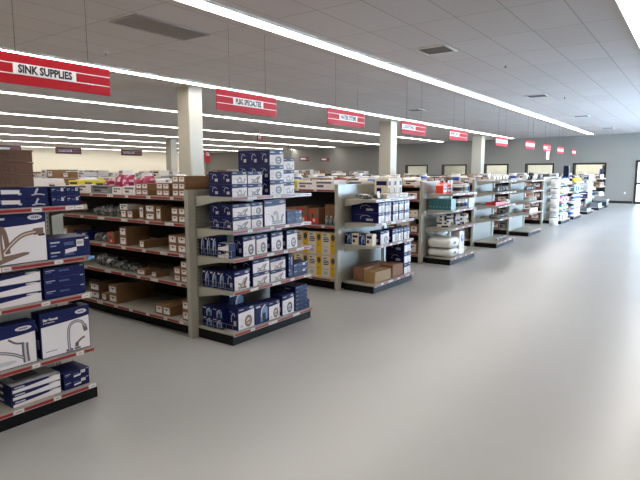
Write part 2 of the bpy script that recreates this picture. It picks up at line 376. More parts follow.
def art(m, F, kind, asp, c1, c2):
    kw_ = 1.55 if kind in ('two', 'lever') else 1.4 if kind == 'neck' else 1.
    def R(pts, w, mt=c1, e=.0012): rib(m, F, spl(pts), w*kw_, asp, mt, e)
    def R2(pts, w): R(pts, w); R(pts, w*.35, c2, .0016)
    if kind == 'pull':                  # big pull-out faucet, spout to the right
        m.poly([F(u, v, .0010) for u, v in [(.0, .02), (.2, .02), (.45, .1), (.68, .17), (.70, .21), (.6, .22), (.3, .18), (.05, .11), (0, .09)]], c1)
        R2([(.24, .12), (.23, .4), (.225, .66)], .13); R([(.36, .22), (.34, .5), (.30, .68), (.24, .70)], .09, c1)
        R2([(.30, .25), (.42, .40), (.60, .55), (.82, .60)], .085); R([(.78, .60), (.95, .61)], .13, c1); R([(.86, .53), (.97, .53)], .04, INK)
    elif kind == 'arc':                 # spout to the left, body on the right
        R2([(.84, .06), (.83, .30), (.83, .52)], .15); R2([(.80, .18), (.62, .34), (.40, .44), (.20, .42), (.02, .30)], .07)
        R([(.82, .52), (.70, .56), (.60, .68)], .045); ell(m, F, .50, .14, .2, .05, c2); R([(.35, .14), (.5, .10), (.68, .14)], .01)
    elif kind == 'neck':                # gooseneck with side lever
        R2([(.55, .04), (.54, .35), (.57, .58), (.68, .67), (.82, .64), (.90, .50)], .045); R([(.88, .55), (.91, .40)], .07)
        R([(.70, .08), (.71, .18)], .06); R([(.70, .16), (.80, .24), (.88, .27)], .035, COPP); R([(.48, .05), (.62, .05)], .04); R([(.65, .05), (.78, .05)], .03)
    elif kind == 'two':                 # low two-handle faucet
        R2([(.35, .12), (.85, .12)], .07); R2([(.60, .12), (.60, .40), (.52, .50), (.42, .42)], .07); R([(.40, .14), (.38, .32), (.30, .40)], .05); R([(.80, .14), (.82, .32), (.90, .40)], .05)
    elif kind == 'ring':                # round trim
        ell(m, F, .62, .33, .23, .27, c1); ell(m, F, .62, .33, .13, .16, c2, .0016); R([(.52, .28), (.75, .34)], .07, c1, .0019); ell(m, F, .2, .16, .1, .06, LGREY)
    elif kind == 'lever':
        R2([(.25, .08), (.45, .22), (.70, .55)], .09); R([(.65, .1), (.68, .3), (.82, .6)], .09); R([(.3, .12), (.8, .10)], .06); R([(.25, .34), (.42, .30)], .05)
def fb(w, d, h, kind='two', tone='g', band=.28, split=True):
    m = MB(); m.box(-w/2, 0, 0, w/2, d, h, NAVY); F = faceq(m, w, d, h, 'F'); asp = w/h
    lo = 1-band
    pts = [(.015, .015), (.985, .015), (.985, lo+.055)]+[(.985-.97*t, lo+.055-.075*(t**.6)) for t in (.2, .4, .6, .8, 1.)]
    m.poly([F(u, v) for u, v in pts], WHT)
    c1, c2 = (COPP, COPL) if tone == 'c' else (GREY, LGREY)
    art(m, F, kind, asp, c1, c2)
    ell(m, F, .82, 1-band*.42, .12, min(.05, band*.2), WHT); ell(m, F, .82, 1-band*.42, .10, min(.035, band*.14), LGREY, .0018)
    for i, x in enumerate((.775, .805, .835, .865)): quad(m, F, x-.01, 1-band*.47, x+.008, 1-band*.37, NAVY, .0022)
    L = faceq(m, w, d, h, 'L'); la = d/h
    rib(m, L, spl([(.35, .35), (.35, .6), (.55, .75), (.7, .62)]), .05, la, LGREY); quad(m, L, .55, .2, .8, .42, LGREY); rib(m, L, [(.15, .8), (.45, .8)], .03, la, PALEB)
    return m, F
def m_faucet(w, d, h, kind='two', tone='g', band=.28, text=None):
    m, F = fb(w, d, h, kind, tone, band)
    if text:
        vs, fs, tw = text_polys(text, h*.075); m.faces([F((.06*w+u)/w, 1-band*.62+v/h, .002) for u, v in vs], fs, WHT)
        quad(m, F, .06, 1-band*.80, .28, 1-band*.74, LGREY, .002); quad(m, F, .08, .13, .3, .145, GREY, .002)
    else:
        quad(m, F, .06, 1-band*.5, .34, 1-band*.36, LGREY, .0012); quad(m, F, .07, .58*(1-band), .25, .62*(1-band), LGREY, .0012)
    return m
def m_navy(w, d, h, label=1, n=2):      # navy end panel: text lines, small picture lines, white sticker
    m = MB(); m.box(-w/2, 0, 0, w/2, d, h, NAVY); F = faceq(m, w, d, h, 'F'); a = w/h
    for i in range(n):
        v = .78-.5*i/max(1, n-1) if n > 1 else .7
        quad(m, F, .04, v, .26, v+.07, LGREY); quad(m, F, .04, v-.16, .18, v-.10, PALEB)
        quad(m, F, .36, v-.02, .60, v, PALEB); quad(m, F, .36, v-.08, .58, v-.06, PALEB); quad(m, F, .36, v-.14, .62, v-.12, PALEB)
    if label: quad(m, F, .66, .52, .84, .86, WHT, .0014); [quad(m, F, .68+.02*i, .62, .69+.02*i, .78, GREY, .0018) for i in range(7)]
    if label > 1: m.poly([F(.38, .22, .0014), (F(.66, .30, .0014)), F(.66, .50, .0014), F(.38, .42, .0014)], WHT)
    ell(m, F, .92, .9, .05, .05, LGREY)
    L = faceq(m, w, d, h, 'L'); la = d/h
    rib(m, L, spl([(.3, .3), (.32, .6), (.5, .75), (.66, .6)]), .06, la, LGREY); quad(m, L, .6, .15, .8, .4, LGREY)
    return m
def m_long(w, d, h):                    # long navy box seen on its side
    m = MB(); m.box(-w/2, 0, 0, w/2, d, h, NAVY); F = faceq(m, w, d, h, 'F'); a = w/h
    quad(m, F, .02, .72, .16, .84, LGREY); quad(m, F, .02, .38, .12, .5, LGREY); quad(m, F, .20, .18, .205, .9, PALEB)
    for v in (.75, .62, .48): quad(m, F, .24, v, .46, v+.05, PALEB)
    m.poly([F(.45, .38, .0014), F(.66, .36, .0014), F(.66, .76, .0014), F(.45, .80, .0014)], WHT)
    quad(m, F, .64, .25, .68, .45, LGREY)
    rib(m, F, spl([(.84, .25), (.86, .6), (.88, .88)]), .2, a, LGREY); rib(m, F, spl([(.80, .2), (.88, .3), (.96, .2)]), .12, a, LGREY)
    return m
def m_flat(w, d, h):                    # slim box: white front, navy swoosh
    m = MB(); m.box(-w/2, 0, 0, w/2, d, h, NAVY); F = faceq(m, w, d, h, 'F'); T = faceq(m, w, d, h, 'T')
    m.poly([F(u, v) for u, v in [(.01, .02), (.99, .02), (.99, .86), (.8, .74), (.6, .62), (.35, .5), (.01, .42)]], WHT)
    quad(m, F, .05, .6, .25, .78, LGREY); ell(m, F, .84, .86, .1, .09, LGREY)
    quad(m, T, .0, .0, 1, 1, LGREY); quad(m, T, .2, .3, .7, .8, GREY, .0012)
    L = faceq(m, w, d, h, 'L'); quad(m, L, .4, .3, .6, .7, LGREY)
    return m
def m_navyart(w, d, h):                 # navy front with pale arc picture
    m = MB(); m.box(-w/2, 0, 0, w/2, d, h, NAVY); F = faceq(m, w, d, h, 'F'); a = w/h
    m.poly([F(u, v) for u, v in [(.4, .05), (.95, .15), (.95, .75), (.62, .85), (.42, .5)]], PALEB)
    quad(m, F, .55, .1, .8, .5, INK, .0014); rib(m, F, spl([(.45, .3), (.5, .7), (.8, .9)]), .06, a, WHT, .0018); quad(m, F, .06, .82, .4, .9, WHT)
    return m
def m_carton(w, d, h, labels=2, body=BROWN, lab=WHT, side=True, tape=True):
    m = MB(); m.box(-w/2, 0, 0, w/2, d, h, body); F = faceq(m, w, d, h, 'F'); T = faceq(m, w, d, h, 'T')
    for i in range(labels):
        u = (i+.12)/labels; u1 = (i+.88)/labels
        quad(m, F, u, .18, u1, .84, lab); quad(m, F, u+(u1-u)*.12, .62, u1-(u1-u)*.12, .7, GREY, .0014); quad(m, F, u+(u1-u)*.4, .5, u+(u1-u)*.6, .72, INK, .0016)
    if tape: quad(m, T, .46, 0, .54, 1, TAPE); m.poly([T(0, .5), T(1, .5), T(1, .508), T(0, .508)], BROWND)
    return m
def m_printed(w, d, h, body=BROWND):    # plain carton with a printed word-like line and tucked lid
    m = MB(); m.box(-w/2, 0, 0, w/2, d, h, body); F = faceq(m, w, d, h, 'F')
    m.box(-w/2-.004, -.004, h*.88, w/2+.004, d+.004, h, body)
    vs, fs, tw = text_polys('FAUCETS 2', h*.45/.7); m.faces([F((.36*w+u*(w*.45)/tw)/w, .28+v/h, .0014) for u, v in vs], fs, BINK)
    return m
def m_plain(w, d, h, body=WHT, acc=GREY, k=1):
    m = MB(); m.box(-w/2, 0, 0, w/2, d, h, body); F = faceq(m, w, d, h, 'F'); L = faceq(m, w, d, h, 'L'); T = faceq(m, w, d, h, 'T')
    for G in (F, L):
        quad(m, G, .12, .62, .88, .84, acc); quad(m, G, .15, .2, .5, .48, acc if k == 1 else LGREY); quad(m, G, .6, .22, .85, .3, LGREY)
    quad(m, T, .47, 0, .53, 1, LGREY)
    return m
def m_yw(w, d, h):                      # yellow and white product box
    m = MB(); m.box(-w/2, 0, 0, w/2, d, h, OFFW); F = faceq(m, w, d, h, 'F'); a = w/h
    quad(m, F, .58, .03, .97, .97, YEL); ell(m, F, .78, .78, .13, .14, INK); rib(m, F, [(.78, .6), (.78, .9)], .06, a, GREY, .0018)
    for v, u1 in ((.86, .3), (.74, .45), (.66, .5), (.58, .46)): quad(m, F, .08, v, u1, v+.045, INK)
    quad(m, F, .1, .12, .4, .26, LGREY); quad(m, F, .7, .4, .8, .44, INK, .0014); quad(m, F, .1, .36, .45, .375, GREY)
    return m
def m_rw(w, d, h):                      # brown box with red panels
    m = MB(); m.box(-w/2, 0, 0, w/2, d, h, BROWNR); F = faceq(m, w, d, h, 'F')
    quad(m, F, .1, .72, .6, .9, RED); quad(m, F, .08, .12, .9, .42, RED); ell(m, F, .55, .27, .12, .1, OFFW); quad(m, F, .35, .45, .5, .68, INK)
    return m
def m_bag(w, d, h, seed=0, mt=None):
    rnd = random.Random(seed); m = MB(); n = 16; k = 9; vs = []
    ph = [rnd.uniform(0, 6.28) for _ in range(6)]
    for j in range(k+1):
        t = j/k*PI
        for i in range(n):
            a = 2*PI*i/n; r = 1+.16*math.sin(3*a+ph[0]+j)+.12*math.sin(5*a+ph[1]-2*j)+rnd.uniform(-.1, .1)
            s = math.sin(t)**.6 if 0 < j < k else .02
            vs.append((math.cos(a)*s*r*w/2.3, d/2+math.sin(a)*s*r*d/2.3, max(0, h/2*(1-math.cos(t)*1.0)*(1+rnd.uniform(-.08, .08)))))
    fs = [(j*n+i, j*n+(i+1) % n, (j+1)*n+(i+1) % n, (j+1)*n+i) for j in range(k) for i in range(n)]+[tuple(range(n))[::-1], tuple(range(k*n, (k+1)*n))]
    m.faces(vs, fs, mt or BAG, True); return m
def m_bottle(w, d, h, body=WPL, cap=BLACKP, lab=BLUE):
    r = w/2; m = MB(); m.lathe([(r*.92, 0), (r, h*.04), (r, h*.66), (r*.8, h*.76), (r*.38, h*.84), (r*.36, h*.88)], body, 16, (0, d/2))
    m.lathe([(r*.44, h*.87), (r*.44, h), (r*.3, h)], cap, 12, (0, d/2)); m.lathe([(r*1.01, h*.15), (r*1.01, h*.55)], lab, 16, (0, d/2)); return m
def m_jug(w, d, h, body=ORNG):
    m = MB(); c = .22*w
    m.extr([(-w/2, 0, 0), (w/2, 0, 0), (w/2, 0, h*.66), (w*.22, 0, h*.84), (-w*.1, 0, h*.84), (-w/2, 0, h*.62)], (0, d, 0), body)
    m.lathe([(w*.17, h*.83), (w*.17, h), (w*.13, h)], BLACKP, 14, (w*.06, d/2))
    m.tube((-w*.38, d/2, h*.66), (-w*.1, d/2, h*.92), w*.06, body); m.tube((-w*.1, d/2, h*.92), (w*.0, d/2, h*.86), w*.06, body)
    m.box(-w*.4, -.003, h*.15, w*.4, 0, h*.5, WHT); m.box(-w*.3, -.005, h*.3, w*.3, -.003, h*.42, INK); return m
def m_tub(w, d, h, body=WPL, lab=BLUE):
    r = w/2; m = MB(); m.lathe([(r*.88, 0), (r*.95, h*.85)], body, 20, (0, d/2)); m.lathe([(r, h*.84), (r, h), (r*.9, h)], body, 20, (0, d/2)); m.lathe([(r*.935, h*.25), (r*.955, h*.65)], lab, 20, (0, d/2)); return m
def m_roll(w, d, h, mt=None):           # lying soft roll, axis along y
    m = MB(); n = 24; N = 10; rnd = random.Random(3); vs = []
    for j in range(N+1):
        y = d*j/N; e = 1-.16*(abs(2*j/N-1)**6)
        for i in range(n):
            a = 2*PI*i/n; c, s = math.cos(a), math.sin(a); q = 1+.035*math.sin(7*a+j*1.3)+rnd.uniform(-.02, .02)
            x = (abs(c)**.65)*(1 if c > 0 else -1)*w/2*e*q; z = h/2+(abs(s)**.65)*(1 if s > 0 else -1)*h/2*e*q; vs.append((x, y, max(0, z)))
    fs = [(j*n+i, (j+1)*n+i, (j+1)*n+(i+1) % n, j*n+(i+1) % n) for j in range(N) for i in range(n)]+[tuple(range(n)), tuple(range(N*n, (N+1)*n))[::-1]]
    m.faces(vs, fs, mt or FABW, True)
    ell(m, lambda u, v, e=0: ((u-.5)*w, -.004, v*h), .5, .5, .14, .14, GREY); return m
def m_pipe(w, d, h, mt=None):           # bent fitting
    m = MB(); r = h*.28; mt = mt or WPL
    z0 = r*1.27; m.tube((-w/2, d/2, z0), (w*.1, d/2, z0), r, mt, 12); m.tube((w*.1, d/2, z0), (w*.35, d/2, h-r), r*.95, mt, 12); m.tube((-w/2, d/2, z0), (-w/2+.02, d/2, z0), r*1.25, mt, 12)
    m.tube((w*.32, d/2, h-r*1.2), (w*.38, d/2, h-r*.9), r*1.2, mt, 12); return m
def m_packet(w, d, h, seed=0, c1=None, c2=None, f=.2):
    rnd = random.Random(seed); m = MB(); N = 6; M = 8; top = h
    def P(u, v, s):
        t = (1-abs(2*u-1)**2.5)*(1-abs(2*v-1)**3); return ((u-.5)*w*(1+.04*math.sin(9*v+seed)), d/2+s*d/2*t, v*h)
    for s in (-1, 1):
        for a in range(N):
            for b in range(M):
                q = [P(a/N, b/M, s), P((a+1)/N, b/M, s), P((a+1)/N, (b+1)/M, s), P(a/N, (b+1)/M, s)]
                m.poly(q if s < 0 else q[::-1], (c2 or SPOT) if rnd.random() < f else (c1 or PINK), True)
    return m
def m_tray(w, d, h, mt=None):
    m = MB(); t = .008; mt = mt or RED
    m.box(-w/2, 0, 0, w/2, d, t, mt); m.box(-w/2, 0, t, w/2, t, h, mt); m.box(-w/2, d-t, t, w/2, d, h, mt); m.box(-w/2, t, t, -w/2+t, d-t, h, mt); m.box(w/2-t, t, t, w/2, d-t, h, mt)
    for i in range(1, 4): m.box(-w/2+w*i/4, t, t, -w/2+w*i/4+.004, d-t, h*.8, mt)
    return m
MK = dict(faucet=m_faucet, navy=m_navy, long=m_long, flat=m_flat, navyart=m_navyart, carton=m_carton, printed=m_printed, plain=m_plain, yw=m_yw, rw=m_rw, bag=m_bag, bottle=m_bottle, jug=m_jug, tub=m_tub, roll=m_roll, pipe=m_pipe, tray=m_tray, packet=m_packet)
_mesh = {}
NAMES = dict(faucet='faucet_box', navy='faucet_box', long='long_box', flat='slim_box', navyart='faucet_box', carton='carton', printed='carton', plain='small_box', yw='product_box', rw='product_box', bag='plastic_bag', bottle='bottle', jug='jug', tub='tub', roll='plastic_roll', pipe='pipe_fitting', tray='parts_tray', packet='packet')
used = {}
def put(kd_, x, y, z, w, d, h, lb_, gp_, rz=0, cat=None, name=None, **kw):
    key = (kd_, round(w, 3), round(d, 3), round(h, 3), tuple(sorted((a, getattr(b, 'name', b)) for a, b in kw.items())))
    if key not in _mesh: _mesh[key] = MK[kd_](w, d, h, **kw).mesh(name or NAMES[kd_])
    o = bpy.data.objects.new(name or NAMES[kd_], _mesh[key]); C.objects.link(o); o.location = (x, y, z+.0008); o.rotation_euler = (0, 0, rz)
    n = name or NAMES[kd_]
    tag(o, lb_, cat or {'faucet_box': 'box', 'long_box': 'box', 'slim_box': 'box', 'small_box': 'box', 'product_box': 'box', 'plastic_bag': 'bag', 'pipe_fitting': 'fitting', 'parts_tray': 'tray', 'plastic_roll': 'roll'}.get(n, n.replace('_', ' ')), gp_)
    used.setdefault(lb_, []).append(o)
    return o
ORD = ['first', 'second', 'third', 'fourth', 'fifth', 'sixth', 'seventh', 'eighth', 'ninth', 'tenth', 'eleventh', 'twelfth', 'thirteenth', 'fourteenth', 'fifteenth', 'sixteenth', 'seventeenth', 'eighteenth', 'nineteenth', 'twentieth'] + ['number %d' % i for i in range(21, 90)]
TIER = {1: ['single'], 2: ['lower', 'upper'], 3: ['bottom', 'middle', 'top'], 4: ['lowest', 'second', 'third', 'topmost'], 5: ['lowest', 'second', 'third', 'fourth', 'topmost'], 6: ['lowest', 'second', 'third', 'fourth', 'fifth', 'topmost']}

# ---------------------------------------------------------------- shelving
def strip(length, seed, tags=None):     # price channel along local x, front at y=0
    rnd = random.Random(seed); m = MB(); m.box(0, 0, -.018, length, .008, .014, CHAN)
    x = .01
    while x < length-.06:
        l = rnd.uniform(.13, .26) if length < 3 else rnd.uniform(.15, .34); l = min(l, length-.01-x)
        m.box(x, -.0015, -.011, x+l, 0, .007, REDS); x += l+.006
        t = rnd.uniform(.045, .06)
        for q in range(rnd.choice((1, 1, 2))):
            if x+t < length-.01: m.box(x, -.003, -.014, x+t, 0, .010, WHT); m.box(x+.01, -.004, -.004, x+t-.01, -.003, .0, GREY)
            x += t+.008
    return m
def bracket(y0, y1, x, z, big=.10, small=.03):   # tapered shelf end, deep at back
    m = MB(); m.extr([(x, y0, z), (x, y0, z-small), (x, y0+(y1-y0)*.35, z-small-.01), (x, y1, z-big), (x, y1, z)], (.004, 0, 0), SHELF); return m
def endcap(x0, w, zs, lab, first=False, y0=3.41, dy=.465, base_z=.115, fence=(), back=1.43):
    e = tag(empty('endcap_shelving', (x0, y0, 0)), lab, 'shelving', 'endcap shelving units')
    D = dy
    m = MB(); m.box(0, 0, 0, w, D, base_z-.02, KICK); m.obj('kick_base', e)
    m = MB(); m.box(-.005, -.015, base_z-.02, w+.005, D, base_z, SHELF); dk = m.obj('base_deck', e)
    s = strip(w+.005, int(x0*10)); o = s.obj('price_strip', dk, (-.005, -.0235, base_z-.012))
    for i, z in enumerate(zs):
        m = MB(); m.box(.012, -.01, z-.022, w-.012, D-.005, z-.0, SHELF); m.box(.012, -.01, z-.03, w-.012, -.004, z-.022, SHELF); sh = m.obj('shelf', e)
        strip(w-.02, int(x0*7+z*50)).obj('price_strip', sh, (.01, -.0185, z-.012))
        bracket(0, D-.004, .008, z-.0).obj('bracket', sh); bracket(0, D-.004, w-.012, z-.0).obj('bracket', sh)
    for z in fence:
        m = MB(); 
        for zz in (.03, .075): m.tube((.012, .0, z+zz), (.012, D-.01, z+zz), .0022, STEEL, 6)
        for q in range(6): m.tube((.012, .01+q*(D-.03)/5, z), (.012, .01+q*(D-.03)/5, z+.075), .002, STEEL, 6)
        m.obj('wire_fence', e)
    return e
def gondola(x0, lab, y1=14.6, zs=(.53, .815, 1.11, 1.36), w=1.36, top=1.43, ystart=3.88, dark=True):
    # x0 = left face of the unit's lips
    e = tag(empty('gondola_shelving', (x0, ystart, 0)), lab, 'shelving', 'double sided gondola runs')
    L = y1-ystart; xc = w/2
    m = MB(); m.box(.0, 0, 0, .085, .05, top, SHELF); m.box(w-.085, 0, 0, w, .05, top, SHELF); m.box(.085, .022, .1, w-.085, .05, top-.0, PANEL); m.box(.085, .015, top-.02, w-.085, .022, top, SHELF)
    for u in (.1, w-.125):
        m.box(u, .012, .1, u+.025, .022, top-.02, SHELF)
        for q in range(40): m.box(u+.009, .0112, .14+q*.031, u+.016, .0125, .155+q*.031, BLACKP)
    m.obj('end_panel', e)
    m = MB(); m.box(xc-.02, .05, .1, xc+.02, L, top, DPANEL); m.obj('centre_panel', e)
    m = MB(); m.box(.09, .05, 0, w-.09, L, .13, KICK); m.obj('kick_base', e)
    m = MB(); m.box(.0, .05, .13, w, L, .155, SHELF); dk = m.obj('base_deck', e)
    strip(L-.05, int(x0*11)).obj('price_strip', dk, (-.009, L, .142), -PI/2)
    for z in zs:
        for s in (0, 1):
            m = MB()
            if s == 0: m.box(.0, .05, z-.025, xc-.02, L, z, SHELF)
            else: m.box(xc+.02, .05, z-.025, w, L, z, SHELF)
            sh = m.obj('shelf', e)
            if s == 0: strip(L-.05, int(x0*13+z*90)).obj('price_strip', sh, (-.009, L, z-.012), -PI/2)
            else: strip(L-.05, int(x0*17+z*90)).obj('price_strip', sh, (w+.009, .05, z-.012), PI/2)
    return e

LIP = [.115]
EC = [ # x0, width, shelf tops (without base), label
 (.82, 1.20, (.375, .765, 1.025, 1.375), 'nearest endcap shelving with large faucet boxes, cut by left picture edge'),
 (3.38, 1.20, (.50, .805, 1.065, 1.37), 'second endcap shelving, packed with navy and white faucet boxes'),
 (5.96, 1.15, (.625, .92, 1.235), 'third endcap shelving, with brown cartons on its black base'),
 (8.58, 1.20, (.63, .94, 1.22), 'fourth endcap shelving, with orange jugs and white plastic rolls'),
 (11.1, 1.25, (.60, .88, 1.16, 1.40), 'fifth endcap shelving, with a red tray and mostly empty base'),
 (13.62, 1.25, (.56, .84, 1.12, 1.38), 'sixth endcap shelving, with pale panel and empty base'),
 (17.4, 1.25, (.40, .66, .95, 1.25), 'seventh endcap shelving, behind the stacked white buckets'),
 (19.3, 1.3, (.40, .66, .95, 1.25), 'eighth endcap shelving, loaded with pale bottles and boxes'),
 (21.9, 1.3, (.62, .98, 1.32), 'ninth endcap shelving, near the largest far window'),
 (24.6, 1.3, (.62, .98, 1.32), 'tenth and farthest endcap shelving, under the largest far window')]
for i, (x, w, zs, lab) in enumerate(EC):
    endcap(x, w, zs, lab, fence=(.115, .50, .805, 1.065) if i == 1 else ())
GX = [.74, 3.30, 5.82, 8.42, 11.0, 13.6, 17.0, 19.2, 21.8, 24.5]
WN = ['nearest', 'second', 'third', 'fourth', 'fifth', 'sixth', 'seventh', 'eighth', 'ninth', 'tenth']
for i, x in enumerate(GX):
    gondola(x, 'long double-sided gondola shelving run behind the %s endcap' % WN[i], w=1.36 if i < 5 else 1.44, zs=(.53, .815, 1.11, 1.36) if i != 2 else (.87, 1.36), y1=9.3 if i in (3, 6) else 14.6)

# ---- endcap 1 (nearest)
Yf = 3.425; g = 'boxes on the nearest endcap'; E1 = 'nearest endcap'
def P2(k_, x0, x1, z, h, d, lb_, gp_, y=Yf, **kw): return put(k_, (x0+x1)/2, y, z, x1-x0-.003, d, h-.0015, lb_, gp_, **kw)
for t in range(3):
    P2('printed', 1.17, 1.69, 1.505+t*.076, .076, .32, '%s brown carton with printed word, stacked above navy boxes at left edge' % TIER[3][t], 'brown cartons atop the nearest endcap', y=3.44)
for t in range(2):
    nm_ = TIER[2][t]
    P2('long', 1.25, 1.765, 1.376+t*.063, .063, .3, '%s long navy box on the top shelf of the nearest endcap' % nm_, g)
    P2('navy', 1.785, 1.885, 1.376+t*.063, .063, .2, '%s small navy box, left of two, top shelf of the nearest endcap' % nm_, g, label=1, n=1)
    P2('navy', 1.887, 1.985, 1.376+t*.063, .063, .2, '%s small navy box, right of two, top shelf of the nearest endcap' % nm_, g, label=1, n=1)
P2('faucet', 1.36, 1.74, 1.026, .325, .22, 'large white and navy box picturing a bronze pull-out faucet, nearest endcap', g, kind='pull', tone='c', band=.27)
P2('navy', 1.745, 2.035, 1.026, .135, .25, 'navy box with two white stickers, right of the pull-out faucet box', g, label=2, n=2)
for t in range(3):
    P2('flat', 1.30, 1.685, .766+t*.069, .069, .26, '%s slim navy and white box in stack on middle shelf, nearest endcap' % TIER[3][t], g)
    P2('navy', 1.70, 1.985, .766+t*.069, .069, .26, '%s navy box in right-hand stack on middle shelf, nearest endcap' % TIER[3][t], g, label=0, n=1)
P2('faucet', 1.20, 1.63, .376, .275, .12, 'white and navy box picturing faucet spout to the left, left picture edge', g, kind='arc', band=.30)
P2('faucet', 1.655, 2.0, .376, .305, .11, 'white and navy box reading Bar Faucet with a gooseneck faucet', g, kind='neck', band=.29, text='Bar Faucet')
for t in range(3):
    P2('flat', 1.455, 1.77, .116+t*.047, .047, .30, '%s slim navy and white box on base shelf of the nearest endcap' % TIER[3][t], g)
for t in range(2): P2('navy', 1.79, 1.975, .116+t*.06, .06, .2, '%s navy box at right end of the base shelf, nearest endcap' % TIER[2][t], g, label=2, n=1)
m = MB(); m.poly([(0, 0, 0), (.05, 0, 0), (.05, 0, .02), (0, 0, .02)], PALEB); m.box(0, -.004, .0, .05, 0, .022, PALEB)
tag(m.obj('shelf_tag', None, (1.985, 3.383, 1.003)), 'pale blue tag clipped to shelf edge below the navy sticker box', 'tag')

# ---- endcap 2
E2 = 'second endcap'; g = 'faucet boxes on the second endcap'
def col(x0, x1, z, h, n, depth, nd, kind, desc, ci, shelf, kws={}, y=Yf):
    """column of boxes: n tiers high, nd deep"""
    dn = {1: [''], 2: ['front ', 'rear '], 3: ['front ', 'middle ', 'rear ']}[nd]
    for t in range(n):
        for q in range(nd):
            tr = (TIER[n][t]+' tier, ') if n > 1 else ''
            P2(kind, x0, x1, z+t*h, h, depth-.003, '%s%s, %s column, %s%s, second endcap' % (dn[q], desc, ORD[ci], tr, shelf), g, y=y+q*depth, **kws)
S_ = 'top shelf'
col(3.42, 3.62, 1.371, .115, 2, .15, 2, 'faucet', 'navy-topped box', 0, S_, dict(kind='two', band=.3))
col(3.625, 3.83, 1.371, .115, 2, .15, 3, 'faucet', 'navy-topped box', 1, S_, dict(kind='lever', band=.3))
col(3.92, 4.135, 1.371, .145, 3, .14, 3, 'faucet', 'tall stacked box', 2, S_, dict(kind='ring', band=.3), y=3.41)
col(4.14, 4.345, 1.371, .122, 3, .15, 2, 'faucet', 'navy-topped box', 3, S_, dict(kind='two', band=.3), y=3.44)
S_ = 'upper shelf'
col(3.42, 3.665, 1.066, .12, 2, .15, 2, 'faucet', 'lever faucet box', 0, S_, dict(kind='lever', band=.28))
col(3.67, 3.83, 1.066, .122, 2, .2, 2, 'faucet', 'narrow faucet box', 1, S_, dict(kind='ring', band=.3))
P2('faucet', 3.85, 4.18, 1.066, .26, .14, 'largest white box with two handle faucet, upper shelf, second endcap', g, kind='two', band=.24)
col(4.20, 4.33, 1.066, .065, 2, .28, 1, 'navy', 'small navy box', 3, S_, dict(label=0, n=1)); col(4.335, 4.45, 1.066, .065, 2, .28, 1, 'navy', 'small navy box', 4, S_, dict(label=1, n=1))
S_ = 'middle shelf'
for i, (a, b) in enumerate([(3.55, 3.72), (3.73, 3.89), (3.95, 4.13), (4.19, 4.37)]):
    P2('faucet', a, b, .806, .19, .12, 'upright box with round trim picture, %s from left, middle shelf, second endcap' % ORD[i], g, kind='ring', band=.22)
for i, (a, b) in enumerate([(.0, .07), (.075, .145), (.15, .22)]):
    put('navyart', 3.42, 3.86-i*.08-.02, .806, .075, .14, .19, 'upright navy box edge, %s from the back, middle shelf left side, second endcap' % ORD[i], g, rz=-PI/2)
for t in range(2): put('flat', 3.40, 3.53-.0, .806+t*.07, .14, .09, .068, '%s slim white box facing left, middle shelf corner, second endcap' % TIER[2][t], g, rz=-PI/2)
S_ = 'lower shelf'
P2('faucet', 3.425, 3.63, .501, .185, .12, 'tall box with bronze lever faucet, left end of lower shelf, second endcap', g, kind='lever', tone='c', band=.27)
for i in range(3): put('navyart', 3.425, 3.60+i*.1, .501, .095, .15, .17, 'navy box facing left, %s from front, lower shelf, second endcap' % ORD[i], g, rz=-PI/2)
col(3.675, 3.92, .501, .128, 2, .18, 2, 'faucet', 'bronze faucet box', 1, S_, dict(kind='lever', tone='c', band=.26))
col(3.93, 4.17, .501, .118, 2, .18, 2, 'faucet', 'bronze faucet box', 2, S_, dict(kind='lever', tone='c', band=.28))
P2('navy', 4.22, 4.29, .501, .25, .3, 'narrow upright dark navy box, lower shelf, second endcap', g, label=1, n=2)
col(4.30, 4.54, .501, .068, 2, .3, 1, 'navy', 'flat navy box', 4, S_, dict(label=1, n=1))
S_ = 'base shelf'
P2('faucet', 3.465, 3.69, .116, .215, .13, 'white box with bronze trim, left front corner, base shelf, second endcap', g, kind='ring', tone='c', band=.22)
for t in range(2):
    for i in range(2): put('navyart', 3.41, 3.64+i*.14, .116+t*.1, .135, .2, .098, '%s navy box facing left, %s from front, base shelf, second endcap' % (TIER[2][t], ORD[i]), g, rz=-PI/2)
P2('navyart', 3.70, 3.89, .116, .2, .12, 'navy box with pale blue picture, base shelf front, second endcap', g)
P2('faucet', 3.90, 4.07, .116, .19, .13, 'white trim box right of the blue picture box, base shelf, second endcap', g, kind='ring', tone='c', band=.25)
P2('faucet', 4.11, 4.305, .116, .215, .13, 'white trim box beside the slim stack, base shelf, second endcap', g, kind='ring', band=.25)
P2('navyart', 3.62, 3.84, .116, .31, .12, 'tall navy box standing at back, base shelf, second endcap', g, y=3.70)
for t in range(6): P2('navy', 4.33, 4.54, .116+t*.045, .043, .36, '%s flat navy box in right stack, base shelf, second endcap' % TIER[6][t], g, label=0, n=1)
P2('navy', 4.545, 4.58, .116, .09, .2, 'small navy box overhanging right end of base shelf, second endcap', g, label=0, n=1)

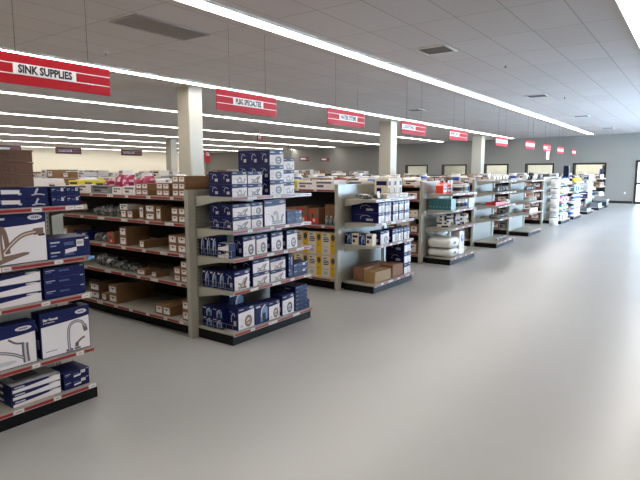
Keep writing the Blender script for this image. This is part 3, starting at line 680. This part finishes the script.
# ---- gondola 2, run facing the camera side (-X); lip X=3.30
R2 = 3.325; g = 'goods on the left side of the second gondola'
def run(k_, ya, yb, z, h, d, lb_, x=R2, grp=None, **kw):   # front faces -X
    return put(k_, x, (ya+yb)/2, z, yb-ya-.004, d, h-.0015, lb_, grp or g, rz=-PI/2, **kw)
G2 = 'second gondola'
for t in range(3): run('carton', 3.94, 4.13, 1.361+t*.066, .066, .42, '%s labelled carton at the gondola end beside the navy boxes, top' % TIER[3][t])
for t in range(2):
    run('carton', 4.17, 4.37, 1.361+t*.063, .063, .3, '%s labelled carton on top of second gondola, second stack from its end' % TIER[2][t])
    run('carton', 4.50, 4.70, 1.361+t*.06, .06, .3, '%s labelled carton on top of second gondola, third stack from its end' % TIER[2][t])
for t in range(2):
    for i in range(2): run('carton', 3.95+i*.105, 4.05+i*.105, 1.111+t*.072, .072, .3, '%s white-labelled carton, %s from gondola end, upper shelf, second gondola' % (TIER[2][t], ORD[i]), labels=1)
    run('carton', 4.41, 4.56, 1.111+t*.078, .078, .25, '%s wide carton in cluster, upper shelf, second gondola' % TIER[2][t], labels=1)
    if t == 0:
        run('carton', 4.77, 4.87, 1.111, .09, .2, 'lower carton under white box, upper shelf, second gondola', labels=1)
        run('carton', 4.88, 4.98, 1.111, .09, .2, 'lower carton left of the white box stack, upper shelf, second gondola', labels=1)
run('carton', 4.31, 4.39, 1.111, .145, .32, 'upright narrow carton at right of cluster, upper shelf, second gondola', labels=1)
run('carton', 4.59, 4.66, 1.111, .15, .2, 'upright narrow carton at left of cluster, upper shelf, second gondola', labels=1)
run('plain', 4.86, 4.99, 1.202, .055, .15, 'small white box with black dots on cartons, upper shelf, second gondola', acc=INK)
for t in range(2):
    for i in range(2): run('carton', 3.95+i*.135, 4.08+i*.135, .816+t*.085, .085, .25, '%s white-labelled carton, %s from gondola end, middle shelf, second gondola' % (TIER[2][t], ORD[i]), labels=1, body=BROWNR)
    run('carton', 4.90, 5.02, .816+t*.1, .1, .3, '%s carton of tall pair, middle shelf, second gondola' % TIER[2][t], labels=1)
run('carton', 4.60, 4.68, .816, .08, .35, 'long low carton lying on the middle shelf, second gondola', labels=1)
run('rw', 5.12, 5.25, .816, .13, .15, 'small box with red panel on the middle shelf, second gondola')
for t in range(2):
    for i in range(2): run('carton', 3.95+i*.10, 4.045+i*.10, .531+t*.07, .07, .25, '%s white-labelled carton, %s from gondola end, lower shelf, second gondola' % (TIER[2][t], ORD[i]), labels=1, body=BROWNR)
run('carton', 3.95, 4.045, .671, .07, .25, 'white-labelled carton on top of the four, lower shelf, second gondola', labels=1, body=BROWNR)
run('carton', 4.42, 4.50, .531, .06, .16, 'small low carton with white label, right one, lower shelf, second gondola', labels=1)
run('carton', 4.60, 4.75, .531, .06, .16, 'small low carton with white label, left one, lower shelf, second gondola', labels=1)
for t in range(2): run('carton', 3.95, 4.04, .156+t*.1, .098, .25, '%s carton at the gondola end, base shelf, second gondola' % TIER[2][t], labels=1)
run('carton', 4.22, 4.46, .156, .1, .42, 'lone brown carton with two labels on base shelf, second gondola', labels=2)
for t in range(2): run('carton', 5.12, 5.28, .156+t*.1, .1, .5, '%s long brown carton, far stack on base shelf, second gondola' % TIER[2][t], labels=1)
run('carton', 5.32, 5.42, .156, .09, .1, 'small white-fronted carton left of long cartons, base shelf, second gondola', labels=1)
for t in range(2): run('carton', 5.45, 5.65, .156+t*.09, .09, .4, '%s carton partly behind nearest endcap, base shelf, second gondola' % TIER[2][t], labels=1, body=BROWND)
for i, (ya, z, s) in enumerate([(5.0, 1.111, .9), (5.13, 1.111, 1.), (5.27, 1.111, 1.1), (5.42, 1.111, .9)]): run('bag', ya, ya+.15*s, z, .11*s, .2, 'clear bag of parts, %s from right, upper shelf, second gondola' % ORD[i], seed=i)
for i, (ya, s) in enumerate([(5.30, .9), (5.44, 1.)]): run('bag', ya, ya+.13*s, .816, .10*s, .2, 'clear bag of parts, %s from right, middle shelf, second gondola' % ORD[i], seed=i+5)
run('navy', 5.64, 5.94, .816, .1, .3, 'navy box with white stickers, far left of middle shelf, second gondola', label=1, n=1)
for i, (ya, s) in enumerate([(4.80, .7), (4.92, .8), (5.05, .9), (5.2, 1.2), (5.38, 1.4)]): run('bag', ya, ya+.15*s, .531, .10*s, .22, 'clear bag of parts, %s from right, lower shelf, second gondola' % ORD[i], seed=i+9)
for i in range(10):
    for z, nmz in ((1.111, 'upper'), (.816, 'middle'), (.531, 'lower')): run('carton', 6.0+i*.8+(z*3 % .2), 6.25+i*.8+(z*3 % .2), z, .13, .3, 'carton hidden deeper along the %s shelf, %s back, second gondola' % (nmz, ORD[i]), labels=1) if i < 2 else None

# ---- top clutter helper
def topline(gi, x, z, ys, ye, specs, n, seed, side='left', xw=.5, hmax=.17):
    rnd = random.Random(seed); y = ys; ye = min(ye, 9.2) if gi in (3, 6) else ye
    for i in range(n):
        sp = specs[i % len(specs)] if isinstance(specs, list) else specs
        kind, cname, kw = sp
        w = rnd.uniform(.16, .38); h = rnd.uniform(.07, hmax)
        if kind in ('bottle', 'jug'): w = rnd.uniform(.08, .1) if kind == 'bottle' else .2; h = rnd.uniform(.16, .22)
        if kind == 'tub': w = .2; h = rnd.uniform(.14, .2)
        if y+w > ye: break
        put(kind, x+rnd.uniform(0, .08), y+w/2, z, w-.006, min(w, xw) if kind in ('bottle', 'tub', 'jug') else xw*rnd.uniform(.55, .85), h, '%s, %s back along the %s top%s of the %s gondola' % (cname, ORD[i], side, ', far half,' if ys > 6.8 else '', WN[gi]), 'goods along the gondola tops', rz=-PI/2, **kw)
        y += w+rnd.uniform(.005, .12)
Wb = ('plain', 'white box', dict(body=WHT)); Cb = ('carton', 'brown carton', dict(labels=1)); Yb = ('plain', 'bright yellow box', dict(body=BYEL, acc=INK)); Pb = ('bag', 'magenta bag', dict(mt=PINK))
Gb = ('bag', 'clear plastic bag', dict(seed=4)); Wt = ('tub', 'white tub', dict()); Bt = ('bottle', 'white bottle', dict()); Db = ('plain', 'grey box', dict(body=GREYP, acc=INK)); Rb = ('plain', 'red box', dict(body=RED, acc=WHT)); Cw = ('plain', 'cream box', dict(body=OFFW, acc=INK)); Fw = ('bag', 'white bag', dict(seed=8, mt=FABW)); Nb = ('plain', 'navy box', dict(body=NAVY))
# gondola 2 top, towards the left
topline(1, 3.33, 1.361, 4.76, 6.6, [Wb, Wb, Db, Wb, Wb, Cw, Wb], 9, 3, hmax=.10, xw=.17)
for i, (x, y, w, h) in enumerate([(3.50, 4.80, .16, .19), (3.52, 4.98, .15, .17), (3.50, 5.16, .17, .20), (3.52, 5.35, .16, .20), (3.52, 5.55, .15, .15)]):
    put('packet', x, y, 1.361, w, .14, h, 'magenta spotted packet, %s from right, on top of the second gondola' % ORD[i], 'magenta packets atop the second gondola', rz=-PI/2, seed=i)
for i, (x, y, w, h) in enumerate([(3.55, 4.24, .2, .19), (3.55, 4.5, .2, .2)]):
    put('bag', x+.1, y, 1.361, w, .22, h, 'white bulging bag, %s, behind the labelled cartons on second gondola' % ['right', 'left'][i], 'white bags atop the second gondola', rz=-PI/2, mt=FABW, seed=i+20)
for i, (x, y, w, h) in enumerate([(3.60, 5.78, .2, .12), (3.60, 6.02, .2, .13), (3.60, 6.35, .22, .13)]):
    put('plain', x, y, 1.361, w, .3, h, 'bright yellow box, %s from right, top of second gondola' % ORD[i], 'yellow boxes atop the second gondola', rz=-PI/2, body=BYEL, acc=INK)
topline(1, 3.33, 1.361, 6.95, 14.3, [Wb, Cb, Wb, Cb, Cb, Wb, Yb], 22, 5, hmax=.17)
topline(1, 4.0, 1.361, 4.2, 14.3, [Cb, Wb, Fw, Cb, Wb, Cw], 30, 6, 'right', hmax=.18)
SP = {2: [Wb, Wb, Yb, Wb, Cb, Cb, Wb], 3: [Cw, Cw, Wb, Wt, Cw, Rb], 4: [Wb, Wt, Cb, Wb, Fw, Cb], 5: [Fw, Wb, Fw, Cb, Wt], 6: [Db, Wb, Cb, Yb], 7: [Wb, Db, Cb, Bt], 8: [Bt, Wb, Cb], 9: [Wb, Cb, Db]}
for gi in range(2, 10):
    topline(gi, GX[gi]+.04, 1.361, 4.0, 14.3, SP[gi], 18 if gi < 6 else 9, gi*3, hmax=.18 if gi > 4 else .13)
    if gi < 6: topline(gi, GX[gi]+.79, 1.361, 4.0, 14.3, SP[gi][::-1], 14, gi*5, 'right', hmax=.14)
topline(0, 1.45, 1.361, 4.2, 14.3, [Cb, Wb, Cb, Cw], 14, 77, 'right', hmax=.12)

# ---- gondola 3 left run (visible beyond endcap 2)
g = 'goods on the left side of the third gondola'; X3 = 5.885
run('carton', 3.98, 4.22, .871, .28, .35, 'dark brown carton with no label at gondola end, third gondola', x=X3+.12, labels=0, body=BROWNR)
for i, (a, b, h) in enumerate([(4.24, 4.42, .30), (4.43, 4.60, .33), (4.62, 4.80, .30)]): run('rw', a, b, .871, h*.75, .3, 'brown box with red panels, %s from gondola end, third gondola' % ORD[i], x=X3)
for i in range(3): put('bottle', X3, 3.98+i*.07, .871, .055, .055, .13, 'small clear bottle, %s from gondola end, third gondola' % ORD[i], 'small bottles at the gondola end', rz=-PI/2, body=GREYP, cap=WPL, lab=GREYP)
for i in range(4):
    run('yw', 3.95+i*.235, 4.18+i*.235, .156, .295, .3, 'lower yellow and white product box, %s from gondola end, third gondola' % ORD[i], x=X3)
    run('yw', 3.95+i*.235, 4.18+i*.235, .461, .315, .3, 'upper yellow and white product box, %s from gondola end, third gondola' % ORD[i], x=X3)
for i in range(4): run('carton', 4.95+i*.3, 5.2+i*.3, .871, .2, .3, 'brown carton deeper along shelf, %s beyond the red ones, third gondola' % ORD[i], x=X3, labels=1)
# ---- endcap 3
g = 'goods on the third endcap'; E3 = 'third endcap'
for t in range(2):
    for i, (a, b) in enumerate([(6.10, 6.27), (6.28, 6.45), (6.50, 6.66), (6.68, 6.83), (6.85, 7.0)]):
        P2('faucet', a, b, .921+t*.135, .133, .42, '%s white-fronted navy box, %s from left, upper shelf, third endcap' % (TIER[2][t], ORD[i]), g, kind='neck' if i % 2 else 'two', band=.3)
for i, (a, b) in enumerate([(6.16, 6.40), (6.50, 6.66), (6.67, 6.83), (6.85, 7.02)]): P2('faucet', a, b, .626, .18, .16, 'white-fronted navy box, %s from left, lower shelf, third endcap' % ORD[i], g, kind='ring', band=.2 if i == 0 else .4)
for i in range(4): put('plain' if i % 2 else 'navyart', 5.995+.008*i, 3.83-i*.105, .626, .1, .1, .15, 'narrow box facing left, %s from the back, lower shelf, third endcap' % ORD[i], g, rz=-PI/2, **(dict(body=OFFW, acc=NAVY) if i % 2 else {}))
put('carton', 6.05, 3.52, .116, .17, .44, .15, 'long tan carton lying frontmost on base of third endcap', g, rz=-PI/2, labels=0, body=TAN)
put('carton', 6.08, 3.71, .116, .17, .66, .19, 'longer reddish carton behind the tan one, base of third endcap', g, rz=-PI/2, labels=0, body=BROWNR)
P2('carton', 6.52, 6.84, .116, .18, .19, 'square carton with open flap, right of tan carton, third endcap', g, labels=0, body=BROWNR)
for t, z in enumerate((.116, .116+.16, .116+.32)):
    P2('faucet', 6.87, 7.09, z, .158, .3, '%s white-fronted navy box, right end of base, third endcap' % TIER[3][t], g, kind='neck', band=.35)
for i, (x, w_, h_) in enumerate([(6.72+.045*0, .083, .27), (6.805, .083, .27), (6.89, .083, .27), (6.975, .083, .28), (7.06, .083, .27)]):
    put('plain', x-.0, 3.60, 1.236, w_-.003, .22, h_, 'tall cream box with navy logo, %s from left, top shelf, third endcap' % ORD[i], 'tall cream boxes on the third endcap', body=OFFW, acc=OFFW if i % 2 else NAVY)
for i in range(5): put('carton', 6.42+i*.13, 3.45, 1.236, .12, .12, .06, 'small white patterned box, %s from left, top shelf front, third endcap' % ORD[i], 'small boxes along third endcap top', labels=2, body=OFFW, lab=WHT, tape=False)
for i, (x, y) in enumerate([(6.03, 3.52), (6.17, 3.68), (6.24, 3.46)]): put('bag', x+.05, y, 1.236, .16, .16, .06, 'flat clear bag of parts, %s from left, top shelf, third endcap' % ORD[i], 'clear bags on the third endcap', seed=i+40)
m = MB(); m.poly([(0, 0, 0), (.12, .03, .0), (.10, .03, .09), (-.03, 0, .09)], WHT); m.extr([(0, 0, 0), (.12, .03, 0), (.10, .03, .08), (-.02, 0, .08)], (0, .003, 0), WHT)
tag(m.obj('price_card', None, (6.12, 3.45, 1.25)), 'tilted white card standing on top shelf of third endcap', 'card')

# ---- generic left-run fillers for gondolas 4..10 (first metres are visible between endcaps)
fill = {3: [('carton', 'cream labelled box', dict(labels=2, body=OFFW)), ('carton', 'reddish box', dict(labels=1, body=BROWNR))], 4: [('plain', 'pale box', dict(body=OFFW, acc=RED)), ('bag', 'parts bag', dict(seed=2))],
        5: [('carton', 'brown carton', dict(labels=1)), ('plain', 'dark box', dict(body=GREYP, acc=INK))], 6: [('plain', 'white box', dict(body=OFFW, acc=RED)), ('carton', 'brown carton', dict(labels=1)), ('carton', 'dark brown carton', dict(labels=1, body=BROWND))],
        7: [('bottle', 'white bottle', dict()), ('plain', 'white box', dict(body=WHT))], 8: [('plain', 'navy box', dict(body=NAVY)), ('plain', 'white box', dict(body=WHT))], 9: [('plain', 'white box', dict(body=WHT)), ('carton', 'carton', dict(labels=1))]}
for gi, sp in fill.items():
    rnd = random.Random(gi*9)
    for z, zn, hh in ((.156, 'base', .26), (.531, 'lower', .2), (.816, 'middle', .2), (1.111, 'upper', .17)):
        y = 3.96; n = 0
        while y < (6.0 if gi < 6 else 5.6):
            kd, dn, kw = sp[(n+int(z*10)) % len(sp)]; w = rnd.uniform(.14, .28) if kd != 'bottle' else .09; h = rnd.uniform(.5, .95)*hh
            put(kd, GX[gi]+.03, y+w/2, z, (w-.006)*(.82 if kd == 'bag' else 1), .28 if kd not in ('bottle',) else w-.01, h, '%s, %s from the end, %s shelf of %s gondola' % (dn, ORD[n], zn, WN[gi]), 'goods on the left side of the %s gondola' % WN[gi], rz=-PI/2, **kw)
            y += w+rnd.uniform(.0, .04); n += 1
for i in range(0): put('tub', 8.24, 4.05+0*i, .0+i*.27, .27, .27, .265, '%s white drum with navy label stacked left of fourth gondola' % TIER[3][i], 'white drums beside the fourth gondola', rz=0, body=WPL, lab=NAVY) 
# ---- endcap 4
g = 'goods on the fourth endcap'
for i, x in enumerate((8.74, 8.93)): put('jug', x, 3.6, 1.221, .17, .14, .22, '%s orange-red jug with black cap, top shelf of fourth endcap' % ['left', 'right'][i], 'orange jugs', body=ORNG)
P2('tub', 9.02, 9.22, 1.221, .16, .2, 'white tub with dark label beside the orange jugs, fourth endcap', g, lab=INK); P2('tub', 9.25, 9.40, 1.221, .16, .15, 'white and grey tub, second right of orange jugs, fourth endcap', g, lab=GREYP)
for i in range(3): put('bottle', 9.47+i*.085, 3.5, 1.221, .075, .075, .19, 'white bottle with blue label, %s from left, top shelf, fourth endcap' % ORD[i], g)
for i in range(7): put('plain', 8.62, 3.465+i*.06+.0, .941, .055, .22, .19, 'dark teal case, %s of seven from the front, fourth endcap' % ORD[i], 'teal cases', rz=-PI/2, body=TEAL, acc=TEAL)
for i in range(3): P2('tub', 8.92+i*.17, 9.08+i*.17, .941, .17, .15, 'white tub with black lid label, %s from left, middle shelf, fourth endcap' % ORD[i], g, lab=INK if i < 2 else BLUE)
for t in range(2): P2('plain', 9.45, 9.72, .941+t*.09, .088, .2, '%s pale blue and white box, middle shelf right, fourth endcap' % TIER[2][t], g, body=WHT, acc=PALEB)
for i in range(9):
    o = put('packet', 8.74+i*.108, 3.60, .631, .24, .075, .23-.004*i, 'white and navy soft packet, %s from left, lower shelf, fourth endcap' % ORD[i], 'soft packets on the fourth endcap', rz=-1.0, seed=i+60, c1=[FABW, OFFW, NAVY, FABW, FABW, NAVY, LGREY, OFFW, FABW][i], c2=[NAVY, GREYP, WHT, GREYP, NAVYD, WHT, NAVY, RED, GREYP][i], f=.3)
put('roll', 8.86, 3.44, .116, .46, .42, .15, 'lower white plastic-wrapped roll on base of fourth endcap', 'white rolls on the fourth endcap')
put('roll', 8.84, 3.44, .27, .48, .42, .19, 'upper white plastic-wrapped roll on base of fourth endcap', 'white rolls on the fourth endcap')
put('bag', 8.85, 3.6, .47, .4, .25, .1, 'clear film heap lying on the white rolls, fourth endcap', g, seed=70, mt=FABW)
put('plain', 9.24, 3.46, .116, .24, .16, .42, 'tall white pack with blue emblem, base of fourth endcap', g, body=WHT, acc=WHT)
m = MB(); F = lambda u, v, e=.004: (9.24+(u-.5)*.24, 3.46-e, .116+v*.42); ell(m, F, .55, .68, .28, .16, BLUE, .002); ell(m, F, .62, .72, .12, .08, WHT, .003); o = m.obj('emblem'); o.parent = used['tall white pack with blue emblem, base of fourth endcap'][0]; o.matrix_parent_inverse = Matrix.Translation((-9.24, -3.46, -.1168))
for i in range(4): put('bag', 9.43+i*.085, 3.5+(i%2)*.14, .116, .09, .18, .14-.02*i, 'small white packet, %s from left, base of fourth endcap' % ORD[i], 'small packets on the fourth endcap', seed=i+80, mt=[OFFW, WHT, FABW, OFFW][i])
# ---- endcap 5
g = 'goods on the fifth endcap'
put('tray', 11.62, 3.5, .881, .75, .22, .07, 'long red parts tray on middle shelf of fifth endcap', 'trays')
for i in range(5): put('pipe', 11.25+i*.21, 3.5, 1.401, .2, .14, .14, 'white pipe fitting, %s from left, top shelf, fifth endcap' % ORD[i], 'white fittings on the fifth endcap')
for i in range(4): put('pipe', 11.4+i*.2, 3.48, 1.161, .18, .12, .15, 'dark pipe fitting, %s from left, upper shelf, fifth endcap' % ORD[i], 'dark fittings on the fifth endcap', mt=GREYP)
for i in range(6): put('bag', 11.3+i*.16, 3.46, .601, .13, .2, .09, 'dark bag of fittings, %s from left, lower shelf, fifth endcap' % ORD[i], 'bags on the fifth endcap', seed=i+90)
for i in range(3): put('pipe', 11.6+i*.22, 3.47, .116, .2, .12, .06, 'small fitting, %s from left, base of fifth endcap' % ORD[i], 'loose fittings on fifth endcap base', mt=GREYP)
for i in range(2): put('bag', 12.05+i*.13, 3.47, .881, .12, .12, .1, 'white packet right of red tray, %s one, fifth endcap' % ['left', 'right'][i], 'packets beside the red tray', seed=i+30, mt=FABW)
# ---- endcap 6
for i in range(5): put('pipe', 13.80+i*.23, 3.48, 1.381, .18, .2, .16 if i != 2 else .2, '%s pipe fitting, %s from left, top shelf, sixth endcap' % ('black' if i in (1, 2) else 'white', ORD[i]), 'fittings atop the sixth endcap', mt=BLACKP if i in (1, 2) else WPL)
for i in range(4): put('pipe', 13.9+i*.23, 3.5, 1.121, .18, .15, .13, 'grey pipe fitting, %s from left, upper shelf, sixth endcap' % ORD[i], 'grey fittings on the sixth endcap', mt=GREYP)
for i in range(3): put('plain', 14.05+i*.26, 3.47, .561, .24, .2, .1, 'small white box, %s from left, lower shelf, sixth endcap' % ORD[i], 'boxes on the sixth endcap', body=WHT, acc=RED)
for i in range(3): put('bag', 14.05+i*.26, 3.47, .841, .2, .2, .11, 'pale bag, %s from left, middle shelf, sixth endcap' % ORD[i], 'bags on the sixth endcap', seed=i+33, mt=FABW)
# ---- bucket stack
for i in range(5):
    e = tag(empty('bucket', (16.8, 3.5, i*.285)), '%s white bucket of the tall stack before the seventh endcap' % TIER[5][i], 'bucket', 'stacked white buckets')
    m = MB(); m.lathe([(.115, 0), (.130, .25)], WPL, 24); m.lathe([(.1225, .09), (.127, .17)], LGREY, 24) if i in (1, 3) else None; m.obj('bucket_body', e)
    m = MB(); m.lathe([(.134, .246), (.134, .262)], NAVY, 24); m.lathe([(.136, .262), (.138, .268), (.136, .284), (.11, .284)], WPL, 24); m.obj('lid', e)
    m = MB()
    for q in range(10):
        a0 = PI*q/10; a1 = PI*(q+1)/10; R_ = .138
        m.tube((R_*math.cos(a0), -.05-.1*math.sin(a0), .235-.07*math.sin(a0)), (R_*math.cos(a1), -.05-.1*math.sin(a1), .235-.07*math.sin(a1)), .003, STEEL, 6)
    m.obj('handle', e)
# ---- endcaps 7-10: bottles and boxes
def fillcap(i, rows):
    x0, w, zs, _ = EC[i]; rnd = random.Random(i*31)
    for zi, row in enumerate(rows):
        z = ([.115]+list(zs))[zi]+.001; x = x0+.06; n = 0; sn = ['base', 'lowest', 'second', 'third', 'top'][zi]
        while x < x0+w-.12:
            kd, dn, ww, h, kw = row[n % len(row)]
            if x+ww > x0+w: break
            put(kd, x+ww/2, 3.44, z, ww-.008, min(ww, .3), h, '%s, %s from left, %s shelf of %s endcap' % (dn, ORD[n], sn, WN[i]), 'goods on the %s endcap' % WN[i], **kw); x += ww+.01; n += 1
bt = lambda c, n, l=BLUE, h=.2: ('bottle', n, .1, h, dict(body=c, lab=l)); tb = lambda c, n, h=.2: ('tub', n, .18, h, dict(lab=c)); pl = lambda c, a, n, w=.2, h=.18: ('plain', n, w, h, dict(body=c, acc=a))
fillcap(6, [[pl(WHT, NAVY, 'white and navy box'), tb(NAVY, 'white tub')], [bt(GREEN, 'green bottle', WHT), bt(BLACKP, 'black bottle', WHT), tb(PALEB, 'pale tub')], [bt(HPINK, 'hot pink bottle', WHT), bt(HPINK, 'second hot pink bottle', WHT), bt(PALEB, 'pale blue bottle'), bt(WPL, 'white bottle')], [bt(BYEL, 'yellow bottle', WHT), bt(BLUE, 'blue bottle', WHT), bt(WPL, 'white bottle')], [bt(BYEL, 'yellow bottle', WHT, .16), bt(BLUE, 'blue bottle', WHT, .2), tb(BLUE, 'white tub', .14)]])
fillcap(7, [[tb(BLUE, 'white pail'), pl(WHT, PALEB, 'white box')], [tb(INK, 'white pail', .2), pl(WHT, BLUE, 'white box')], [bt(WPL, 'white bottle'), bt(PALEB, 'pale bottle')], [pl(TEAL, WHT, 'teal box', .22, .16), tb(BLUE, 'white tub', .2)], [bt(YEL, 'amber bottle', YEL, .16), bt(YEL, 'amber yellow bottle', YEL, .16)]])
fillcap(8, [[('tray', 'low grey tray', .5, .1, dict(mt=GREYP))], [pl(NAVY, WHT, 'navy box', .34, .22), pl(WHT, NAVY, 'white box', .3, .22)], [pl(LGREY, WHT, 'pale violet box', .4, .2), pl(WHT, PALEB, 'white box', .3, .2)], [pl(NAVYD, WHT, 'dark box', .3, .12), pl(WHT, BLUE, 'white box', .25, .16)]])
fillcap(9, [[('tray', 'dark tray', .5, .16, dict(mt=GREYP))], [pl(GREYP, INK, 'grey box', .4, .12)], [pl(BROWN, BROWND, 'brown box', .4, .18)], [pl(BROWN, WHT, 'brown box', .35, .16)]])
m = MB(); m.cyl((0, 0), .08, 0, .02, BLACKP, 16); m.extr([(-.1, -.08, .02), (.1, -.08, .02), (.1, .08, .02), (-.1, .08, .02)], (0, 0, .52), NAVYD); m.box(-.07, -.084, .1, .07, -.08, .45, INK)
tag(m.obj('display_stand', None, (19.6, 3.76, 1.252)), 'dark navy upright display box above shelving left of far window', 'display')
# things in the office seen through the big window
oe = Matrix.Rotation(A, 4, 'Z')
def off(y, back, z): v = Vector((farx(y), y, z))+oe @ Vector((0, -back, 0)); return tuple(v)
m = MB(); m.box(-.3, -.25, 0, .3, .25, 1.35, GREYP); m.box(-.35, -.3, .9, .35, .3, 1.05, BLUE); m.box(-.22, -.2, 1.35, .22, .2, 1.75, BLUE); m.box(-.12, -.12, 1.75, .12, .12, 1.95, NAVYD)
tag(m.obj('office_machine', None, off(4.85, 2.2, 0), A), 'blue and dark upright machine seen through the largest far window', 'machine')
m = MB(); m.box(-.15, -.03, 0, .15, 0, .2, INK); tag(m.obj('wall_clock', None, off(4.3, 4.47, 1.65), A), 'small dark square on office wall through the largest far window', 'wall box')
e = tag(empty('office_shelf', off(4.15, .6, 0), A), 'brown shelf unit behind glass at right of the largest far window', 'shelf')
m = MB(); [m.box(-.45, -.2, z, .45, .2, z+.03, BROWND) for z in (.3, .75, 1.15)]; m.box(-.48, -.2, 0, -.45, .2, 1.18, BROWND); m.box(.45, -.2, 0, .48, .2, 1.18, BROWND); m.box(-.45, -.21, 0, .45, -.2, 1.18, BROWND); m.obj('frame', e)
m = MB(); m.box(-.04, 0, 0, .04, .004, .1, WPL); m.box(-.012, .004, .03, .012, .006, .05, GREY); m.box(-.012, .004, .06, .012, .006, .08, GREY)
tag(m.obj('wall_outlet', None, (farx(3.12)-.002, 3.12, .48), A), 'small white wall outlet right of the largest far window', 'outlet')
# low dark stock in front of the far wall
for i, (x, y) in enumerate([(26.6, 3.6), (27.4, 3.7)]):
    m = MB(); m.box(-.3, -.25, .08, .3, .25, .30, DPANEL); m.box(-.32, -.27, .28, .32, .27, .34, GREYP)
    for sx in (-.25, .25):
        for sy in (-.2, .2): m.cyl((sx, sy), .035, 0, .08, BLACKP, 10)
    tag(m.obj('wheeled_bin', None, (x, y, 0)), '%s low grey wheeled bin on floor beneath the largest far window' % ['left', 'right'][i], 'bin', 'low grey bins')

# ---------------------------------------------------------------- rear bank of gondolas
for i in range(8):
    x = 7.2+i*3.2
    e = tag(empty('gondola_shelving', (x, 17.5, 0)), 'rear bank gondola shelving, %s from the left, behind the middle cross aisle' % ORD[i], 'shelving', 'rear bank gondola runs')
    m = MB(); m.box(0, 0, 0, .08, .05, 1.43, SHELF); m.box(1.22, 0, 0, 1.3, .05, 1.43, SHELF); m.box(.08, .02, 0, 1.22, .05, 1.43, PANEL); m.obj('end_panel', e)
    m = MB(); m.box(.63, .05, .1, .67, 7.4, 1.43, DPANEL); m.obj('centre_panel', e)
    m = MB(); m.box(.06, .05, 0, 1.24, 7.4, .13, KICK); m.obj('kick_base', e)
    for z in (.155, .55, .95, 1.36):
        m = MB(); m.box(0, .05, z-.025, .63, 7.4, z, SHELF); m.box(.67, .05, z-.025, 1.3, 7.4, z, SHELF); m.obj('shelf', e)
    rnd = random.Random(i+500); y = 17.7; n = 0
    while y < 24.2:
        kd, dn, kw = rnd.choice([Wb, Cb, Cb, Wb, Cw, Wb]); w = rnd.uniform(.3, .6); h = rnd.uniform(.15, .36)
        put(kd, x+.03, y+w/2, 1.361, w-.01, .5, h, '%s, %s back on top of rear bank gondola %s from left' % (dn, ORD[n], ORD[i]), 'goods atop the rear bank', rz=-PI/2, **kw); y += w+rnd.uniform(.1, .9); n += 1

# ---------------------------------------------------------------- world, camera, view
w = bpy.data.worlds.new('World'); S.world = w; w.use_nodes = True
nt = w.node_tree; bg = nt.nodes['Background']
tc = nt.nodes.new('ShaderNodeTexCoord'); sx = nt.nodes.new('ShaderNodeSeparateXYZ'); cr = nt.nodes.new('ShaderNodeValToRGB')
mr = nt.nodes.new('ShaderNodeMapRange'); mr.inputs[1].default_value = -1
nt.links.new(tc.outputs['Generated'], sx.inputs[0]); nt.links.new(sx.outputs[2], mr.inputs[0]); nt.links.new(mr.outputs[0], cr.inputs[0]); nt.links.new(cr.outputs[0], bg.inputs[0])
cr.color_ramp.elements[0].color = (.42, .48, .56, 1); cr.color_ramp.elements[1].color = (.45, .66, 1., 1)
q = cr.color_ramp.elements.new(.5); q.color = (.58, .77, 1., 1)
bg.inputs[1].default_value = 48.
cd = bpy.data.cameras.new('Camera'); cam = bpy.data.objects.new('Camera', cd); C.objects.link(cam); S.camera = cam
cd.sensor_width = 36; cd.lens = 36*530/640.; cd.clip_start = .05; cd.clip_end = 200
R = Matrix(((0.582526350, 0.104185522, -0.806106959*-1*-1), (-0.812811818, 0.0746677281, -0.577721108*-1*-1), (0, 0.991751031, 0.128179143)))
cam.matrix_world = Matrix.Translation((0, 0, 1.6)) @ R.to_4x4()
S.view_settings.view_transform = 'Standard'; S.view_settings.look = 'None'; S.view_settings.gamma = 1; S.view_settings.use_curve_mapping = False
S.view_settings.exposure = .48
